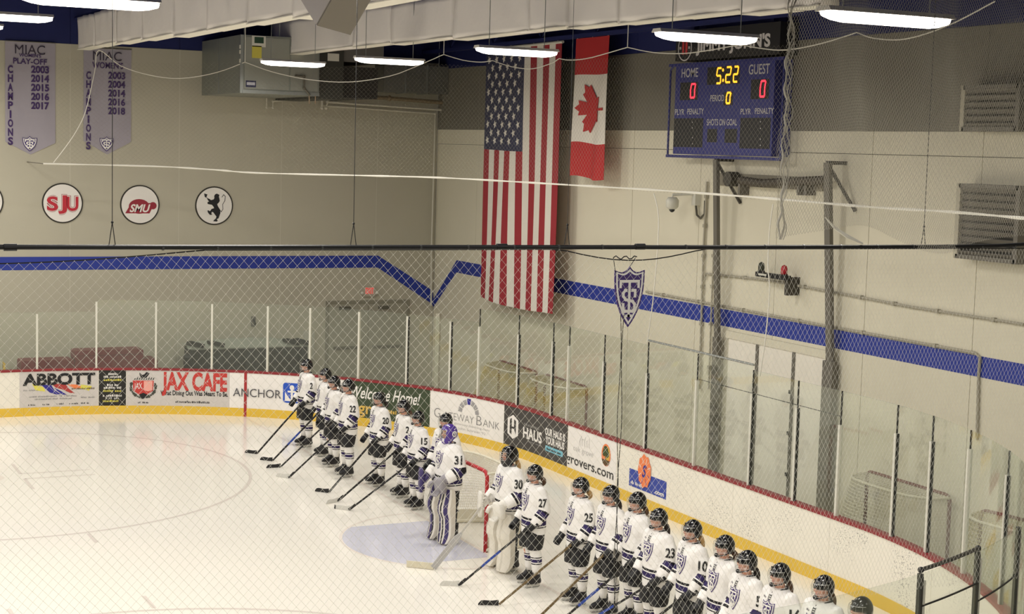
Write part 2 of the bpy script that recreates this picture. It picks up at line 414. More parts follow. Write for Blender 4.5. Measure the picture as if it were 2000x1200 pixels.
# dark tube frame over the gate panes of the near corner, and one over the end glass
for s0, s1, z in ((s_n[1]-0.0, s_n[2]+0.0, 2.81), (posts[20][0], posts[22][0], 2.86)):
    MB().tube([board_pt(s, 0.05, z) for s in srange(s0, s1, 0.2)], 0.018, 8).build('top_rail', M('dark_tube', (58, 56, 50), 0.4, metal=0.3) if z < 2.83 else galv, boards)
for s in (s_n[1], s_n[2]):
    MB().ell(board_pt(s, 0.05, 2.81), 0.026, 0.026, 0.026, 8, 6).build('rail_elbow', black_m, boards)
MB().tube([board_pt(s, 0.066, 2.36) for s in srange(s_n[0], s_n[1], 0.15)], 0.008, 6).build('glass_joint', seam, boards)
MB().tube([board_pt(s, 0.066, 2.52) for s in srange(s_n[1], s_n[2], 0.15)], 0.008, 6).build('glass_joint', seam, boards)
for k in (21, 22, 23):
    MB().tube([board_pt(s, 0.066, 2.42) for s in srange(posts[k][0]+0.03, posts[k+1][0]-0.03, 0.3)], 0.006, 5).build('glass_joint', seam, boards)
# broad grey stanchion behind the corner glass
p, t, n = frame_at(board_s(*at(848, 760, 2, HB)[:2]))
MB().obox(p+n*0.10+Vector((0,0,1.79)), t*0.05, n*0.03, (0,0,0.78)).build('glass_post', M('grey_stanchion', (160, 156, 140), 0.5), boards)

# ================================================================== CEILING FIXTURES
lampm = M('lamp_diffuser', (255, 250, 242), 0.5, emit=((255, 246, 232), 9.0)); lamp_body = M('lamp_housing', (210, 206, 196), 0.5)
def fixture(x, y0, y1, z, label, group=None, power=1.0):
    L = y1-y0; yc = (y0+y1)/2
    t = thing('ceiling_lamp', (x, yc, z), label, 'lamp', group)
    MB().prism([(-0.075,0.055),(0.075,0.055),(0.11,0.015),(-0.11,0.015)], y0, y1, lambda u, v, d: Vector((x+u, d, z+v))).build('housing', lamp_body, t)
    n = 10; mb = MB(); rg = []
    prof = [(0.10*math.cos(PI*k/8), -0.085*math.sin(PI*k/8)+0.015) for k in range(9)]
    vs = []; fs = []; yy = [y0+0.01, y0+0.10, y0+0.2, y1-0.2, y1-0.10, y1-0.01]; sc = [0.55, 0.85, 1, 1, 0.85, 0.55]
    for yv, k in zip(yy, sc): vs += [(x+a*k, yv, z+0.015+(b-0.015)*k) for a, b in prof]
    for i in range(5):
        for k in range(8): fs.append((i*9+k, i*9+k+1, (i+1)*9+k+1, (i+1)*9+k))
    fs += [tuple(range(9)), tuple(45+k for k in range(9))]
    mb.add(vs, fs).build('diffuser', lampm, t, smooth=True)
    for yv in (y0+0.2, y1-0.2):
        MB().tube([(x, yv, z+0.05), (x, yv, 9.6)], 0.006, 5).build('hanger_wire', galv, t)
    ld = bpy.data.lights.new('lamp_light', 'AREA'); ld.shape = 'RECTANGLE'; ld.size = 0.2; ld.size_y = L; ld.energy = LAMP_W*power; ld.color = LAMP_C
    lo = bpy.data.objects.new('lamp_light', ld); COL.objects.link(lo); lo.parent = t; lo.location = (0, 0, -0.085)
    return t
FX = [(-8.36,-0.72,0.58,7.57,'lit strip lamp hanging before the grey air handler'), (-4.78,-0.10,1.20,7.52,'lit strip lamp hanging before the dark duct transition'),
      (1.0,-0.38,0.91,7.43,'lit strip lamp hanging across the top of the striped flag'), (6.86,-0.88,0.42,7.32,'lit strip lamp hanging across the black sign above the scoreboard'),
      (11.42,-2.03,-0.73,7.19,'lit strip lamp seen through the gathered netting')]
for f in FX: fixture(*f)
for px, py, x, lab in ((103, 41, -1.2, 'lit strip lamp beside the end of the white draped beam'), (227, 3, 3.2, 'large lit strip lamp above the white draped beam'), (6, 57, -7.5, 'lit strip lamp above the purple banners')):
    q = at(px, py, 0, x); fixture(x, q.y-1.3, q.y, q.z+0.03, lab)
for r in range(1, 6):
    for x, z in ((-11.5, 7.6), (-5.6, 7.5), (0.4, 7.4), (6.3, 7.3), (12.0, 7.2)):
        yb = -7.4-4.1*r
        fixture(x, yb, yb+1.3, z, 'lit strip lamp in the rows over centre ice', 'strip lamps over centre ice', 0.72)
for x, z in ((6.6, 7.3), (12.0, 7.2)):
    fixture(x, -7.6, -6.3, z, 'lit strip lamp in the rows over centre ice', 'strip lamps over centre ice')
for k in range(4):  # unseen lamps added to brighten the net, plaque and players from the near side
    fixture(18.0, -17.0+4.6*k, -15.7+4.6*k, 7.3, 'unseen strip lamp added over the near stands to light the net', 'added strip lamps over the near stands', 1.2)
fixture(-11.9, -4.6-3.2, -4.6-1.9, 7.62, 'lit strip lamp in the rows over centre ice', 'strip lamps over centre ice')

# white drapes wrapped round the roof beams
drapem = M('white_drape_fabric', (238, 233, 226), 0.8, bump=(5, 0.25, 0.03)); hemm = M('drape_hem', (226, 222, 208), 0.8)
def drape(y, z0, dz, cuts, h, label):
    """one wrapped beam at this y: hem height z0 + dz*x, panels between the cuts"""
    t = thing('draped_beam', (cuts[0], y, z0+dz*cuts[0]), label, 'drape')
    for k, (a, b) in enumerate(zip(cuts[:-1], cuts[1:])):
        rr = random.Random(k*13+int(y*7)); ph = rr.uniform(0, 6); nx, nz = 16, 8; mb = MB(); vs = []; fs = []
        off = rr.uniform(-0.025, 0.025)
        for side in (0, 1):
            for i in range(nx+1):
                x = a+0.012+(b-a-0.024)*i/nx
                for j in range(nz+1):
                    v = j/nz; fold = 0.018*math.sin(ph+i*1.1+3*v)*v + 0.012*math.sin(ph*2+i*0.55)*(1-v) + 0.03*math.exp(-((i-nx/2)/1.4)**2)*v*v
                    yy = y-0.13+fold if side == 0 else y+0.13
                    vs.append((x, yy, z0+dz*x+off+h*v+0.02*math.sin(PI*i/nx)*v))
        w_ = (nx+1)*(nz+1)
        for i in range(nx):
            for j in range(nz):
                q = (i*(nz+1)+j, (i+1)*(nz+1)+j, (i+1)*(nz+1)+j+1, i*(nz+1)+j+1)
                fs += [q, tuple(w_+v for v in reversed(q))]
            b0, b1 = i*(nz+1), (i+1)*(nz+1); fs += [(b0, w_+b0, w_+b1, b1), (b0+nz, b1+nz, w_+b1+nz, w_+b0+nz)]
        for i in (0, nx):
            e = i*(nz+1); fs += [(e+j, e+j+1, w_+e+j+1, w_+e+j) for j in range(nz)]
        mb.add(vs, fs).build('drape_panel', drapem, t, smooth=True)
        MB().box((a+0.02, y-0.145, z0+dz*(a+b)/2+off-0.012), (b-0.02, y+0.14, z0+dz*(a+b)/2+off+0.004)).build('hem', hemm, t)
    MB().tube([(cuts[0]-0.8, y, z0+dz*cuts[0]+h+0.05), (cuts[-1]+0.3, y, z0+dz*cuts[-1]+h+0.05)], 0.06, 6).build('beam_chord', navy, t)
cb = [at(px, 60, 1, 1.0).x for px in (533, 690, 763, 885, 1032, 1107, 1207, 1320, 1445, 1535, 1601)]
drape(1.13, 7.815, -0.0134, cb, 0.69, 'white draped roof beam running above the flags and scoreboard')
ca = [-14.15, -12.3, -10.2, -8.0, -5.6, -3.4, -1.2, 1.0, 3.2, 5.4, 7.6]
drape(-3.0, 7.74, -0.0134, ca, 0.67, 'white draped roof beam with its end above the purple banners')
drape(-7.2, 7.74, -0.0134, [-14.15+2.2*k for k in range(9)], 0.67, 'white draped roof beam over the corner face-off circle')
# blue joist that carries the flags
jz = at(1110, 72, 1, 5.45).z
t = thing('roof_joist', (XF, 5.45, jz), 'dark blue steel roof joist from which both flags hang', 'beam')
MB().box((XF+0.05, 5.40, jz-0.05), (15, 5.50, jz+0.03)).build('bottom_chord', navy, t)
MB().box((XF+0.05, 5.40, 9.42), (15, 5.50, 9.5)).build('top_chord', navy, t)
for k in range(24):
    xa = -14.5+1.2*k; za, zb = (jz+0.02, 9.45) if k % 2 else (9.45, jz+0.02)
    MB().tube([(xa, 5.45, za), (xa+1.2, 5.45, zb)], 0.018, 5).build('web_bar', navy, t)
# ================================================================== ADVERTISEMENTS ON THE BOARDS
def bs(px, py=765, z=0.55):
    """arc length on the boards under a photo pixel"""
    q = CAM.copy(); d = FW*FPX + RT*(px-1000) + UP*(600-py); best = None
    lo, hi = 0.0, 1.0
    ts = [i/3000*60/FPX for i in range(200, 3000)]
    prev = None
    for t in ts:
        p = CAM + d*t
        qx, qy = abs(p.x)-(W-R), p.y-(YE-R)
        sd = math.hypot(qx, qy)-R if (qx > 0 and qy > 0) else max(qx, qy)-R
        if prev is not None and prev[0] < 0 <= sd and (p.x < 0 or p.y > YE-0.5 or p.x < 9): 
            return board_s(p.x, p.y), p.z
        prev = (sd, p)
    return board_s(p.x, p.y), p.z
def ad(name, s0, s1, mat, z0=0.185, z1=0.962):
    mb = MB(); sweep(mb, s0, s1, -0.003, 0.0, z0, z1, 0.2)
    return mb.build(name, mat, boards)
class Deco:
    """layers of flat print on one backing; flush() makes one mesh per colour"""
    def __init__(s, parent, fn): s.parent = parent; s.fn = fn; s.m = {}; s.lv = 0.0035; s.piece = None
    def mb(s, mat): return s.m.setdefault((mat.name, s.piece), (MB(), mat))[0]
    def txt(s, mat, st, u, v, size, width=None, d=0.0, **kw):
        tf = fit_text(st, width, size, **kw) if width else text(st, size, **kw)
        put_text(s.mb(mat), tf, u, v, s.lv+d, s.fn)
    def poly(s, mat, pts, d=0.0): s.mb(mat).prism(pts, s.lv+d, s.lv+d, s.fn)
    def strokes(s, mat, pts, w, d=0.0):
        for i, q in enumerate(stroke(pts, w)): s.mb(mat).prism(q, s.lv+d+i*0.00012, s.lv+d+i*0.00012, s.fn)
    def marks(s, mat, u0, u1, v, h, d=0.0, seed=0): scribble(s.mb(mat), u0, u1, v, h, s.lv+d, s.fn, seed=seed)
    def flush(s, name='print'):
        for k, (mb, mat) in s.m.items():
            if mb.v: mb.build(k[1].split('#')[0] if k[1] else name, mat, s.parent)
greyad = M('grey_ad_print', (206, 200, 194), 0.45, noise=(14, 0.08)); blackad = M('black_ad_print', (38, 36, 33), 0.45)
whitead = M('white_ad_print', (240, 236, 230), 0.45); greenad = M('green_ad_print', (62, 74, 52), 0.5); darkad = M('charcoal_ad_print', (66, 64, 62), 0.5)
yel_t = M('yellow_print', (222, 212, 90), 0.6); blue_t = M('royal_blue_print', (40, 84, 190), 0.6); ind_t = M('indigo_print', (48, 44, 140), 0.6)
org_t = M('orange_print', (238, 132, 78), 0.6); grey_t = M('grey_print', (140, 138, 136), 0.6); lb_t = M('light_blue_print', (122, 190, 208), 0.6)
pink_t = M('pink_print', (238, 170, 156), 0.6); gold_t = M('gold_print', (214, 176, 84), 0.6); green_t = M('tree_green_print', (64, 78, 40), 0.6)
brown_t = M('brown_print', (96, 74, 44), 0.6); ash_t = M('ash_print', (186, 184, 180), 0.6)
Z0, Z1 = 0.185, 0.962; H = Z1-Z0

# ABBOTT
a, b = bs(38)[0], bs(192)[0]; o = ad('ad_panel', a, b, greyad); D = Deco(o, bfn); L = b-a
def X(f): return a+f*L
D.txt(black_print, 'ABBOTT', X(0.50), 0.79, 0.23, L*0.92, bold=0.042, d=0.001)
D.poly(yel_t, [(X(.16),.70),(X(.30),.62),(X(.33),.52),(X(.20),.56)]); D.poly(yel_t, [(X(.78),.66),(X(.92),.62),(X(.88),.52),(X(.76),.58)])
D.poly(ind_t, [(X(.27),.68),(X(.40),.66),(X(.44),.55),(X(.52),.46),(X(.47),.45),(X(.38),.50)]); D.poly(ind_t, [(X(.44),.60),(X(.52),.53),(X(.60),.44),(X(.54),.45),(X(.47),.54)], 0.0005)
D.poly(M('brick_red_print', (172, 60, 56), 0.6), [(X(.40),.69),(X(.58),.68),(X(.62),.58),(X(.70),.47),(X(.64),.48),(X(.54),.56),(X(.46),.60)])
D.poly(org_t, [(X(.60),.67),(X(.72),.66),(X(.80),.60),(X(.70),.56)]); D.marks(grey_t, X(.05), X(.24), .545, .035, seed=1); D.marks(brown_t, X(.66), X(.95), .555, .04, 0.001, seed=2)
for k, (f0, f1, v) in enumerate(((.12,.72,.40),(.18,.66,.345),(.78,.95,.36),(.11,.20,.225),(.29,.39,.225),(.47,.56,.23),(.63,.74,.23),(.78,.88,.235))): D.marks(grey_t if k < 3 else black_print, X(f0), X(f1), v, .035, seed=k+3)
D.flush('lettering')
# black panel
a, b = bs(193)[0], bs(246)[0]; o = ad('ad_panel', a, b, blackad); D = Deco(o, bfn); L = b-a
for k, (f0, f1, v, m) in enumerate(((.35,.68,.86,whitead),(.18,.84,.80,whitead),(.18,.84,.73,yel_t),(.30,.72,.62,whitead),(.18,.82,.56,whitead),(.16,.84,.49,yel_t),(.15,.85,.385,whitead),(.25,.75,.33,ash_t),(.15,.72,.265,yel_t))):
    D.marks(m, X(f0), X(f1), v, .05, seed=20+k)
D.flush('lettering')
# JAX CAFE
a, b = bs(247)[0], bs(449)[0]; o = ad('ad_panel', a, b, greyad); D = Deco(o, bfn); L = b-a
D.txt(red_print, 'JAX CAFE', X(.655), 0.735, 0.37, L*0.64, bold=0.04)
D.txt(black_print, 'What Dining Out Was Meant To Be.', X(.655), 0.475, 0.10, L*0.66, bold=0.028)
D.marks(black_print, X(.46), X(.80), .255, .05, seed=31)
D.poly(red_print, [(X(.06),.74),(X(.26),.74),(X(.255),.52),(X(.16),.36),(X(.065),.52)]); D.poly(pink_t, [(X(.165),.73),(X(.25),.73),(X(.245),.53),(X(.205),.50),(X(.165),.53)], 0.001)
D.poly(black_print, [(X(.12),.43),(X(.16),.47),(X(.20),.43),(X(.16),.33)], 0.0015); D.txt(whitead, 'JAX', X(.112), .62, .13, L*0.075, d=0.0015)
for k in range(26):
    an = PI*0.75+2*PI*0.78*k/25; rx, ry = L*0.118, 0.235
    u, v = X(.16)+rx*math.cos(an+0.1), .60+ry*math.sin(an+0.1)*1.0
    if v < 0.70: D.poly(M('dark_leaf_print', (70, 72, 64), 0.6), disc(u, v, 0.022+0.008*(k % 3), 7), 0.0005)
for k in range(9): D.poly(MATS['dark_leaf_print'], [(X(.07+.022*k),.76),(X(.085+.022*k),.76),(X(.09+.022*k),.79+.05*abs(math.sin(k*1.9))),(X(.075+.022*k),.78)])
D.poly(black_print, [(X(.14),.80),(X(.19),.80),(X(.22),.90),(X(.19),.93),(X(.17),.88),(X(.15),.86),(X(.12),.92),(X(.125),.86)]); D.marks(black_print, X(.11), X(.21), .235, .04, seed=40)
D.flush('lettering')
# ANCHOR
a, b = bs(449)[0], bs(686)[0]; o = ad('ad_panel', a, b, whitead); D = Deco(o, bfn)
u0, u1 = bs(456, 772)[0], bs(550, 772)[0]
D.txt(M('anchor_grey_print', (84, 82, 84), 0.6), 'ANCHOR', (u0+u1)/2, 0.535, 0.18, u1-u0, bold=0.0, d=0.0040)
u0, u1 = bs(553, 770)[0], bs(588, 772)[0]; um = (u0+u1)/2; hw = (u1-u0)/2
def rr(u0, v0, u1, v1, r, n=5):
    out = []
    for (cx, cy, s0) in ((u1-r, v0+r, -PI/2), (u1-r, v1-r, 0), (u0+r, v1-r, PI/2), (u0+r, v0+r, PI)):
        out += [(cx+r*math.cos(s0+PI/2*k/n), cy+r*math.sin(s0+PI/2*k/n)) for k in range(n+1)]
    return out
D.poly(blue_t, rr(u0, .36, u1, .80, .06)); D.poly(whitead, disc(um, .70, .055, 16), 0.001); D.poly(whitead, rect(um-.025, .42, um+.025, .66), 0.001); D.poly(whitead, rect(um-.10, .59, um+.10, .63), 0.001)
D.poly(whitead, [(um-hw*.78,.60),(um-hw*.78,.40),(um,.40),(um-hw*.3,.47)], 0.001); D.poly(whitead, [(um+hw*.78,.60),(um+hw*.78,.40),(um,.40),(um+hw*.3,.47)], 0.001)
D.flush('lettering')
# Welcome Home
a, b = bs(687, 785)[0], bs(840, 800)[0]; o = ad('ad_panel', a, b, greenad); D = Deco(o, bfn)
u0, u1 = bs(690, 768)[0], bs(819, 790)[0]
D.txt(whitead, 'Welcome Home!', (u0+u1)/2, 0.73, 0.25, (u1-u0)*1.05, shear=0.35, bold=0.01)
D.txt(gold_t, 'gr', bs(713, 805)[0], 0.40, 0.24, 0.34, bold=0.02); D.marks(gold_t, bs(735)[0], bs(795)[0], .34, .08, seed=50)
D.flush('lettering')
# GATEWAY BANK
a, b = bs(841, 800)[0], bs(984, 830)[0]; o = ad('ad_panel', a, b, whitead); D = Deco(o, bfn); L = b-a
D.txt(grey_t, 'G', X(.09), .52, .20, .17, bold=-0.01); D.txt(grey_t, 'ATEWAY', X(.37), .50, .15, L*0.40, bold=-0.01); D.txt(grey_t, 'B', X(.645), .52, .20, L*.075, bold=-0.01); D.txt(grey_t, 'ANK', X(.82), .50, .15, L*.24, bold=-0.01)
D.txt(ash_t, 'gateway-banking.com', X(.55), .37, .045, L*.48); D.txt(ash_t, "John Schreier '92", X(.55), .28, .05, L*.38)
cu = X(.50)
for k in range(7):
    t0, t1 = PI*(k+0.08)/7, PI*(k+0.92)/7; m = blue_t if k == 3 else grey_t; r0, r1 = 0.185, (0.29 if k != 3 else 0.31)
    D.poly(ind_t if k == 3 else M('stone_grey_print', (158, 156, 156), 0.6), [(cu+r0*1.1*math.cos(t0), .62+r0*math.sin(t0)), (cu+r1*1.1*math.cos(t0), .62+r1*math.sin(t0)), (cu+r1*1.1*math.cos(t1), .62+r1*math.sin(t1)), (cu+r0*1.1*math.cos(t1), .62+r0*math.sin(t1))])
D.flush('lettering')
# HAUS
a, b = bs(985, 835)[0], bs(1109, 875)[0]; o = ad('ad_panel', a, b, darkad); D = Deco(o, bfn); L = b-a
hc = X(.13); D.poly(whitead, [(hc,.81),(hc+.19,.72),(hc+.19,.42),(hc,.33),(hc-.19,.42),(hc-.19,.72)])
for sx in (-1, 1): D.poly(darkad, [(hc+sx*.04,.60 if sx > 0 else .74),(hc+sx*.11,.60 if sx > 0 else .71),(hc+sx*.11,.44),(hc+sx*.04,.41)] if sx < 0 else [(hc+.04,.73),(hc+.11,.70),(hc+.11,.43),(hc+.04,.54)], 0.001)
D.poly(darkad, rect(hc-.05, .535, hc+.05, .575), 0.0012)
D.txt(whitead, 'HAUS', X(.43), .53, .20, L*.30, bold=0.03); D.txt(ash_t, 'TRAINING', X(.41), .69, .045, L*.24, space=1.3); D.marks(grey_t, X(.36), X(.58), .365, .03, seed=61)
D.txt(whitead, 'OUR HAUS IS', X(.80), .70, .13, L*.33, bold=0.035); D.txt(whitead, 'YOUR HAUS', X(.80), .54, .13, L*.31, bold=0.035)
D.poly(lb_t, rect(X(.645), .33, X(.935), .43)); D.marks(darkad, X(.67), X(.91), .355, .045, 0.001, seed=62)
D.flush('lettering')
# oak grove
a, b = bs(1110, 880)[0], bs(1204, 910)[0]; o = ad('ad_panel', a, b, whitead); D = Deco(o, bfn); L = b-a
D.txt(ash_t, 'oak grove', X(.33), .59, .10, L*.42, bold=-0.01)
for k in range(5): D.strokes(ash_t, [(X(.26+.05*k),.68),(X(.25+.05*k),.74+.05*(k % 2)),(X(.29+.04*k),.80+.05*((k+1) % 2))], .012)
D.txt(M('charcoal_print', (64, 62, 60), 0.6), 'grovers.com', X(.47), .365, .17, L*.98, bold=0.015)
oc = X(.80); D.poly(org_t, disc(oc, .67, .165, 28, .20)); D.poly(gold_t, disc(oc+.04, .70, .10, 20, .13), 0.0004)
D.poly(brown_t, [(oc-.15,.585),(oc+.15,.585),(oc+.10,.51),(oc,.475),(oc-.10,.51)], 0.0008); D.poly(green_t, disc(oc-.01, .745, .09, 14), 0.001); D.poly(green_t, disc(oc+.04, .70, .07, 12), 0.0012); D.poly(green_t, disc(oc-.06, .70, .06, 12), 0.0014); D.poly(brown_t, rect(oc-.014, .57, oc+.014, .70), 0.0016)
D.flush('lettering')
# orange shell and blue sign
a, b = bs(1229, 945)[0], bs(1302, 965)[0]; L = b-a
o = MB(); sweep(o, a, b, -0.003, 0, 0.30, 0.60, 0.2); o = o.build('ad_panel', M('blue_ad_print', (52, 72, 160), 0.5, noise=(12, 0.2)), boards); D = Deco(o, bfn)
oc = X(.42); D.poly(org_t, [(oc+(.225 if k % 2 else .205)*math.cos(PI*k/9), .64+(.30 if k % 2 else .26)*math.sin(PI*k/9)) for k in range(18)], 0.001)
for k in range(8):
    an = PI*(k+.5)/4; D.strokes(whitead if k < 5 else ind_t, [(oc+.12*math.cos(an), .64+.14*math.sin(an)), (oc+.19*math.cos(an), .64+.235*math.sin(an))], .012, 0.0015)
D.txt(ind_t, 'S', oc, .64, .20, .14, bold=0.03, shear=0.25, d=0.002)
D.txt(whitead, '.com', X(.82), .37, .07, L*.26, bold=0.03); D.marks(whitead, X(.05), X(.40), .345, .06, seed=71)
D.flush('lettering')

# ================================================================== SHIELD EMBLEM
def shield_poly(hw, top, bot, ins=0.0):
    """heraldic shield: notched top with a point in the middle, curved sides to a point"""
    hw -= ins; pts = [(0, top-ins*1.6)]
    for k in range(1, 9): f = k/8; pts.append((hw*f, top-ins*1.25-0.22*hw*f-0.24*hw*math.sin(PI*f**0.8)))
    sh = top-0.22*hw
    for k in range(1, 13): f = k/12; pts.append((hw*(1-f**2.8), sh-(sh-bot-ins*1.7)*f))
    return pts + [(-u, v) for u, v in reversed(pts[1:-1])]
def emblem(D, u, v, hw, hh, d=0.0, outline=purple):
    """purple shield with white border and the interlaced white T and S"""
    sh = lambda P: [(u+a, v+b) for a, b in P]
    e = hw*0.0012/0.1
    D.poly(outline, sh(shield_poly(hw, hh, -hh)), d); D.poly(white_print, sh(shield_poly(hw, hh, -hh, hw*0.09)), d+0.0006); D.poly(purple, sh(shield_poly(hw, hh, -hh, hw*0.20)), d+0.0012)
    k = hw/0.5; k2 = hh/0.9
    S = [(.20,.02),(.20,.17),(-.14,.17),(-.20,.10),(-.20,.02),(-.12,-.07),(.12,-.12),(.19,-.20),(.19,-.32),(.12,-.38),(-.14,-.38),(-.20,-.32),(-.20,-.20)]
    D.strokes(white_print, [(u+a*k*0.98, v+b*k2*1.12) for a, b in S], hw*0.17, d+0.0018)
    T = [[(-.30,.30),(-.30,.46),(.30,.46),(.30,.30)], [(0,.46),(0,-.56)], [(-.07,-.56),(.07,-.56)]]
    for q in T:
        D.strokes(purple, [(u+a*k, v+b*k2) for a, b in q], hw*0.25, d+0.0022) if q is T[1] else None
        D.strokes(white_print, [(u+a*k, v+b*k2) for a, b in q], hw*0.16, d+0.0028)

# ================================================================== ON THE FAR SIDE WALL
def ffn(u, v, d): return Vector((XF+0.02+d, u, v))
bannerm = M('lilac_grey_banner', (164, 158, 166), 0.7, noise=(2, 0.05), bump=(3, 0.2, 0.02)); bprint = M('dark_purple_print', (66, 44, 96), 0.6); bprint2 = M('dark_plum_print', (58, 50, 66), 0.6)
for (pl, pr, pt, pb, tip, l2, years, lab) in ((10, 108, 82, 278, 302, ['WOMEN\'S', 'PLAY-OFF'], ['2003', '2014', '2015', '2016', '2017'], 'lilac champions banner with play-off years ending in 2017'),
        (163, 256, 95, 276, 302, ['WOMEN\'S'], ['2003', '2004', '2014', '2016', '2018'], 'lilac champions banner with years ending in 2018')):
    ya, yb = fz(pl, 180)[0], fz(pr, 180)[0]; zt = fz((pl+pr)/2, pt)[1]; zb = fz((pl+pr)/2, pb)[1]; zp = fz((pl+pr)/2, tip)[1]; ym = (ya+yb)/2
    t = thing('championship_banner', (XF, ym, zp), lab, 'banner', 'championship banners on the far wall')
    mb = MB(); n = 12; vs = []; fs = []
    for side in (0, 1):
        for i in range(n+1):
            f = i/n; y = ya+(yb-ya)*f; zl = zb+(zp-zb)*(1-abs(2*f-1))
            for j in range(9):
                z = zl+(zt-zl)*j/8; vs.append((XF+0.016+0.006*math.sin(f*9+j*0.4)*(side == 0)-0.012*side, y, z))
    q = (n+1)*9
    for i in range(n):
        for j in range(8): c = (i*9+j, (i+1)*9+j, (i+1)*9+j+1, i*9+j+1); fs += [c, tuple(q+x for x in reversed(c))]
    mb.add(vs, fs).build('cloth', bannerm, t, smooth=True)
    MB().tube([(XF+0.03, ya, zt), (XF+0.03, yb, zt)], 0.012, 6).build('rod', steel_grey, t)
    D = Deco(t, ffn); D.lv = 0.012; wd = yb-ya
    D.txt(bprint2, 'MIAC', ym-0.01, zt-0.17, 0.20, wd*0.60)
    if len(l2) == 2: D.txt(bprint, l2[0], ym-0.01, zt-0.30, 0.07, wd*.44, bold=0.02); D.txt(bprint, l2[1], ym-0.01, zt-0.43, 0.12, wd*.67, bold=0.02)
    else: D.txt(bprint, l2[0], ym, zt-0.38, 0.13, wd*.65, bold=0.02)
    for k, ch in enumerate('CHAMPIONS'): D.txt(bprint, ch, ya+wd*0.10, zt-0.62-0.198*k, 0.155, wd*(0.10 if ch != 'I' else 0.035), bold=0.04)
    for k, s in enumerate(years): D.txt(bprint, s, yb-wd*0.31, zt-0.60-0.20*k, 0.145, wd*0.36, bold=0.04)
    emblem(D, ym-0.02, zp+0.24, wd*0.145, 0.17, 0.001)
    D.flush('lettering')
maroon = M('maroon_print', (150, 40, 54), 0.6); dk = M('sign_edge_black', (44, 40, 32), 0.5); signw = M('sign_white', (232, 228, 220), 0.5)
def logo_disc(px, py, label):
    y, z = fz(px, py); t = thing('logo_sign', (XF, y, z-0.455), label, 'sign', 'round college signs on the far wall')
    MB().prism(disc(y, z, 0.455, 48), -0.02, 0.0, ffn).build('rim', dk, t); MB().prism(disc(y, z, 0.425, 48), 0.0, 0.004, ffn).build('face', signw, t)
    D = Deco(t, ffn); D.lv = 0.006; return t, D, y, z
t, D, y, z = logo_disc(-35, 394, 'round white college sign cut by the edge of view'); D.flush()
t, D, y, z = logo_disc(122, 397, 'round white sign with red block letters SJU')
for m, b, d in ((maroon, 0.085, 0), (signw, 0.06, 0.001), (red_print if False else M('crimson_print', (190, 44, 58), 0.6), 0.03, 0.002)):
    for ch, du, dv, wd in (('S', -.225, -0.01, .25), ('J', .0, 0.02, .20), ('U', .22, -0.01, .26)): D.txt(m, ch, y+du, z+dv, .30, wd, bold=b, d=d)
D.flush('lettering')
t, D, y, z = logo_disc(273, 400, 'round white sign with maroon slanted letters and a ball')
D.poly(maroon, disc(y-0.02, z-0.04, 0.24, 24, 0.17)); D.poly(maroon, disc(y+.30, z-.02, .085, 18), 0.0004)
D.poly(maroon, [(y-.34,z-.20),(y+.22,z-.20),(y+.34,z+.04),(y-.20,z+.04)], 0.001); D.txt(signw, 'SMU', y, z-.08, .17, .48, bold=0.03, shear=0.3, d=0.002)
D.flush('lettering')
t, D, y, z = logo_disc(418, 402, 'round white sign with a black heraldic lion')
k = 0.86/300.0
lion = [(1690,312),(1712,322),(1708,338),(1712,352),(1716,372),(1706,388),(1694,398),(1700,415),(1716,440),(1722,470),(1712,500),(1706,516),(1692,522),(1700,534),(1694,542),(1662,540),(1668,530),(1684,516),(1688,500),(1672,480),(1662,466),(1650,462),(1646,476),(1654,486),(1634,488),(1618,470),(1612,452),(1622,450),(1634,458),(1648,438),(1668,432),(1662,418),(1648,404),(1632,402),(1614,398),(1612,384),(1626,376),(1614,364),(1612,350),(1628,356),(1642,366),(1664,360),(1670,346),(1668,332),(1676,318)]
D.poly(black_print, [(y+(a-1670)*k, z-(b-412)*k) for a, b in lion])
D.strokes(black_print, [(y+(a-1670)*k, z-(b-412)*k) for a, b in ((1712,440),(1728,462),(1742,440),(1740,400),(1758,370),(1762,335),(1748,320),(1734,340))], 0.014)
D.strokes(black_print, [(y+(a-1670)*k, z-(b-412)*k) for a, b in ((1622,372),(1606,345),(1596,318))], 0.012); D.poly(black_print, [(y+(a-1670)*k, z-(b-412)*k) for a, b in ((1584,312),(1612,320),(1604,338),(1596,348),(1588,336))], 0.0005)
D.flush('lion')
# double door, exit sign, panel on the far wall
ya, za = fz(642, 600); yb, _ = fz(793, 600); zt = 2.1; ym = (ya+yb)/2
doorm = M('grey_green_door_paint', (160, 157, 140), 0.5); framem = M('door_frame_paint', (138, 135, 118), 0.5)
t = thing('door_1', (XF, ym, 0), kind='structure')
MB().box((XF, ya-0.08, 0), (XF+0.05, ya, zt+0.08)).build('door_frame', framem, t); MB().box((XF, yb, 0), (XF+0.05, yb+0.08, zt+0.08)).build('door_frame', framem, t); MB().box((XF, ya, zt), (XF+0.05, yb, zt+0.08)).build('door_frame', framem, t)
for a, b, sx in ((ya, ym-0.01, 1), (ym+0.01, yb, -1)):
    d = MB().box((XF, a, 0.01), (XF+0.035, b, zt)).build('door_leaf', doorm, t)
    MB().box((XF+0.035, a+0.12, 0.98), (XF+0.075, b-0.12, 1.05)).build('push_bar', M('push_bar_grey', (124, 122, 110), 0.4, metal=0.5), d)
    MB().box((XF+0.035, (a+b)/2-0.25, zt-0.14), (XF+0.08, (a+b)/2+0.05, zt-0.06)).build('door_closer', M('closer_grey', (96, 94, 82), 0.5), d)
MB().box((XF, ym-0.012, 0.01), (XF+0.042, ym+0.012, zt)).build('astragal', framem, t)
y, z = fz(720, 569); t = thing('exit_sign', (XF, y, z-0.13), 'grey exit sign with red letters above the double door', 'sign')
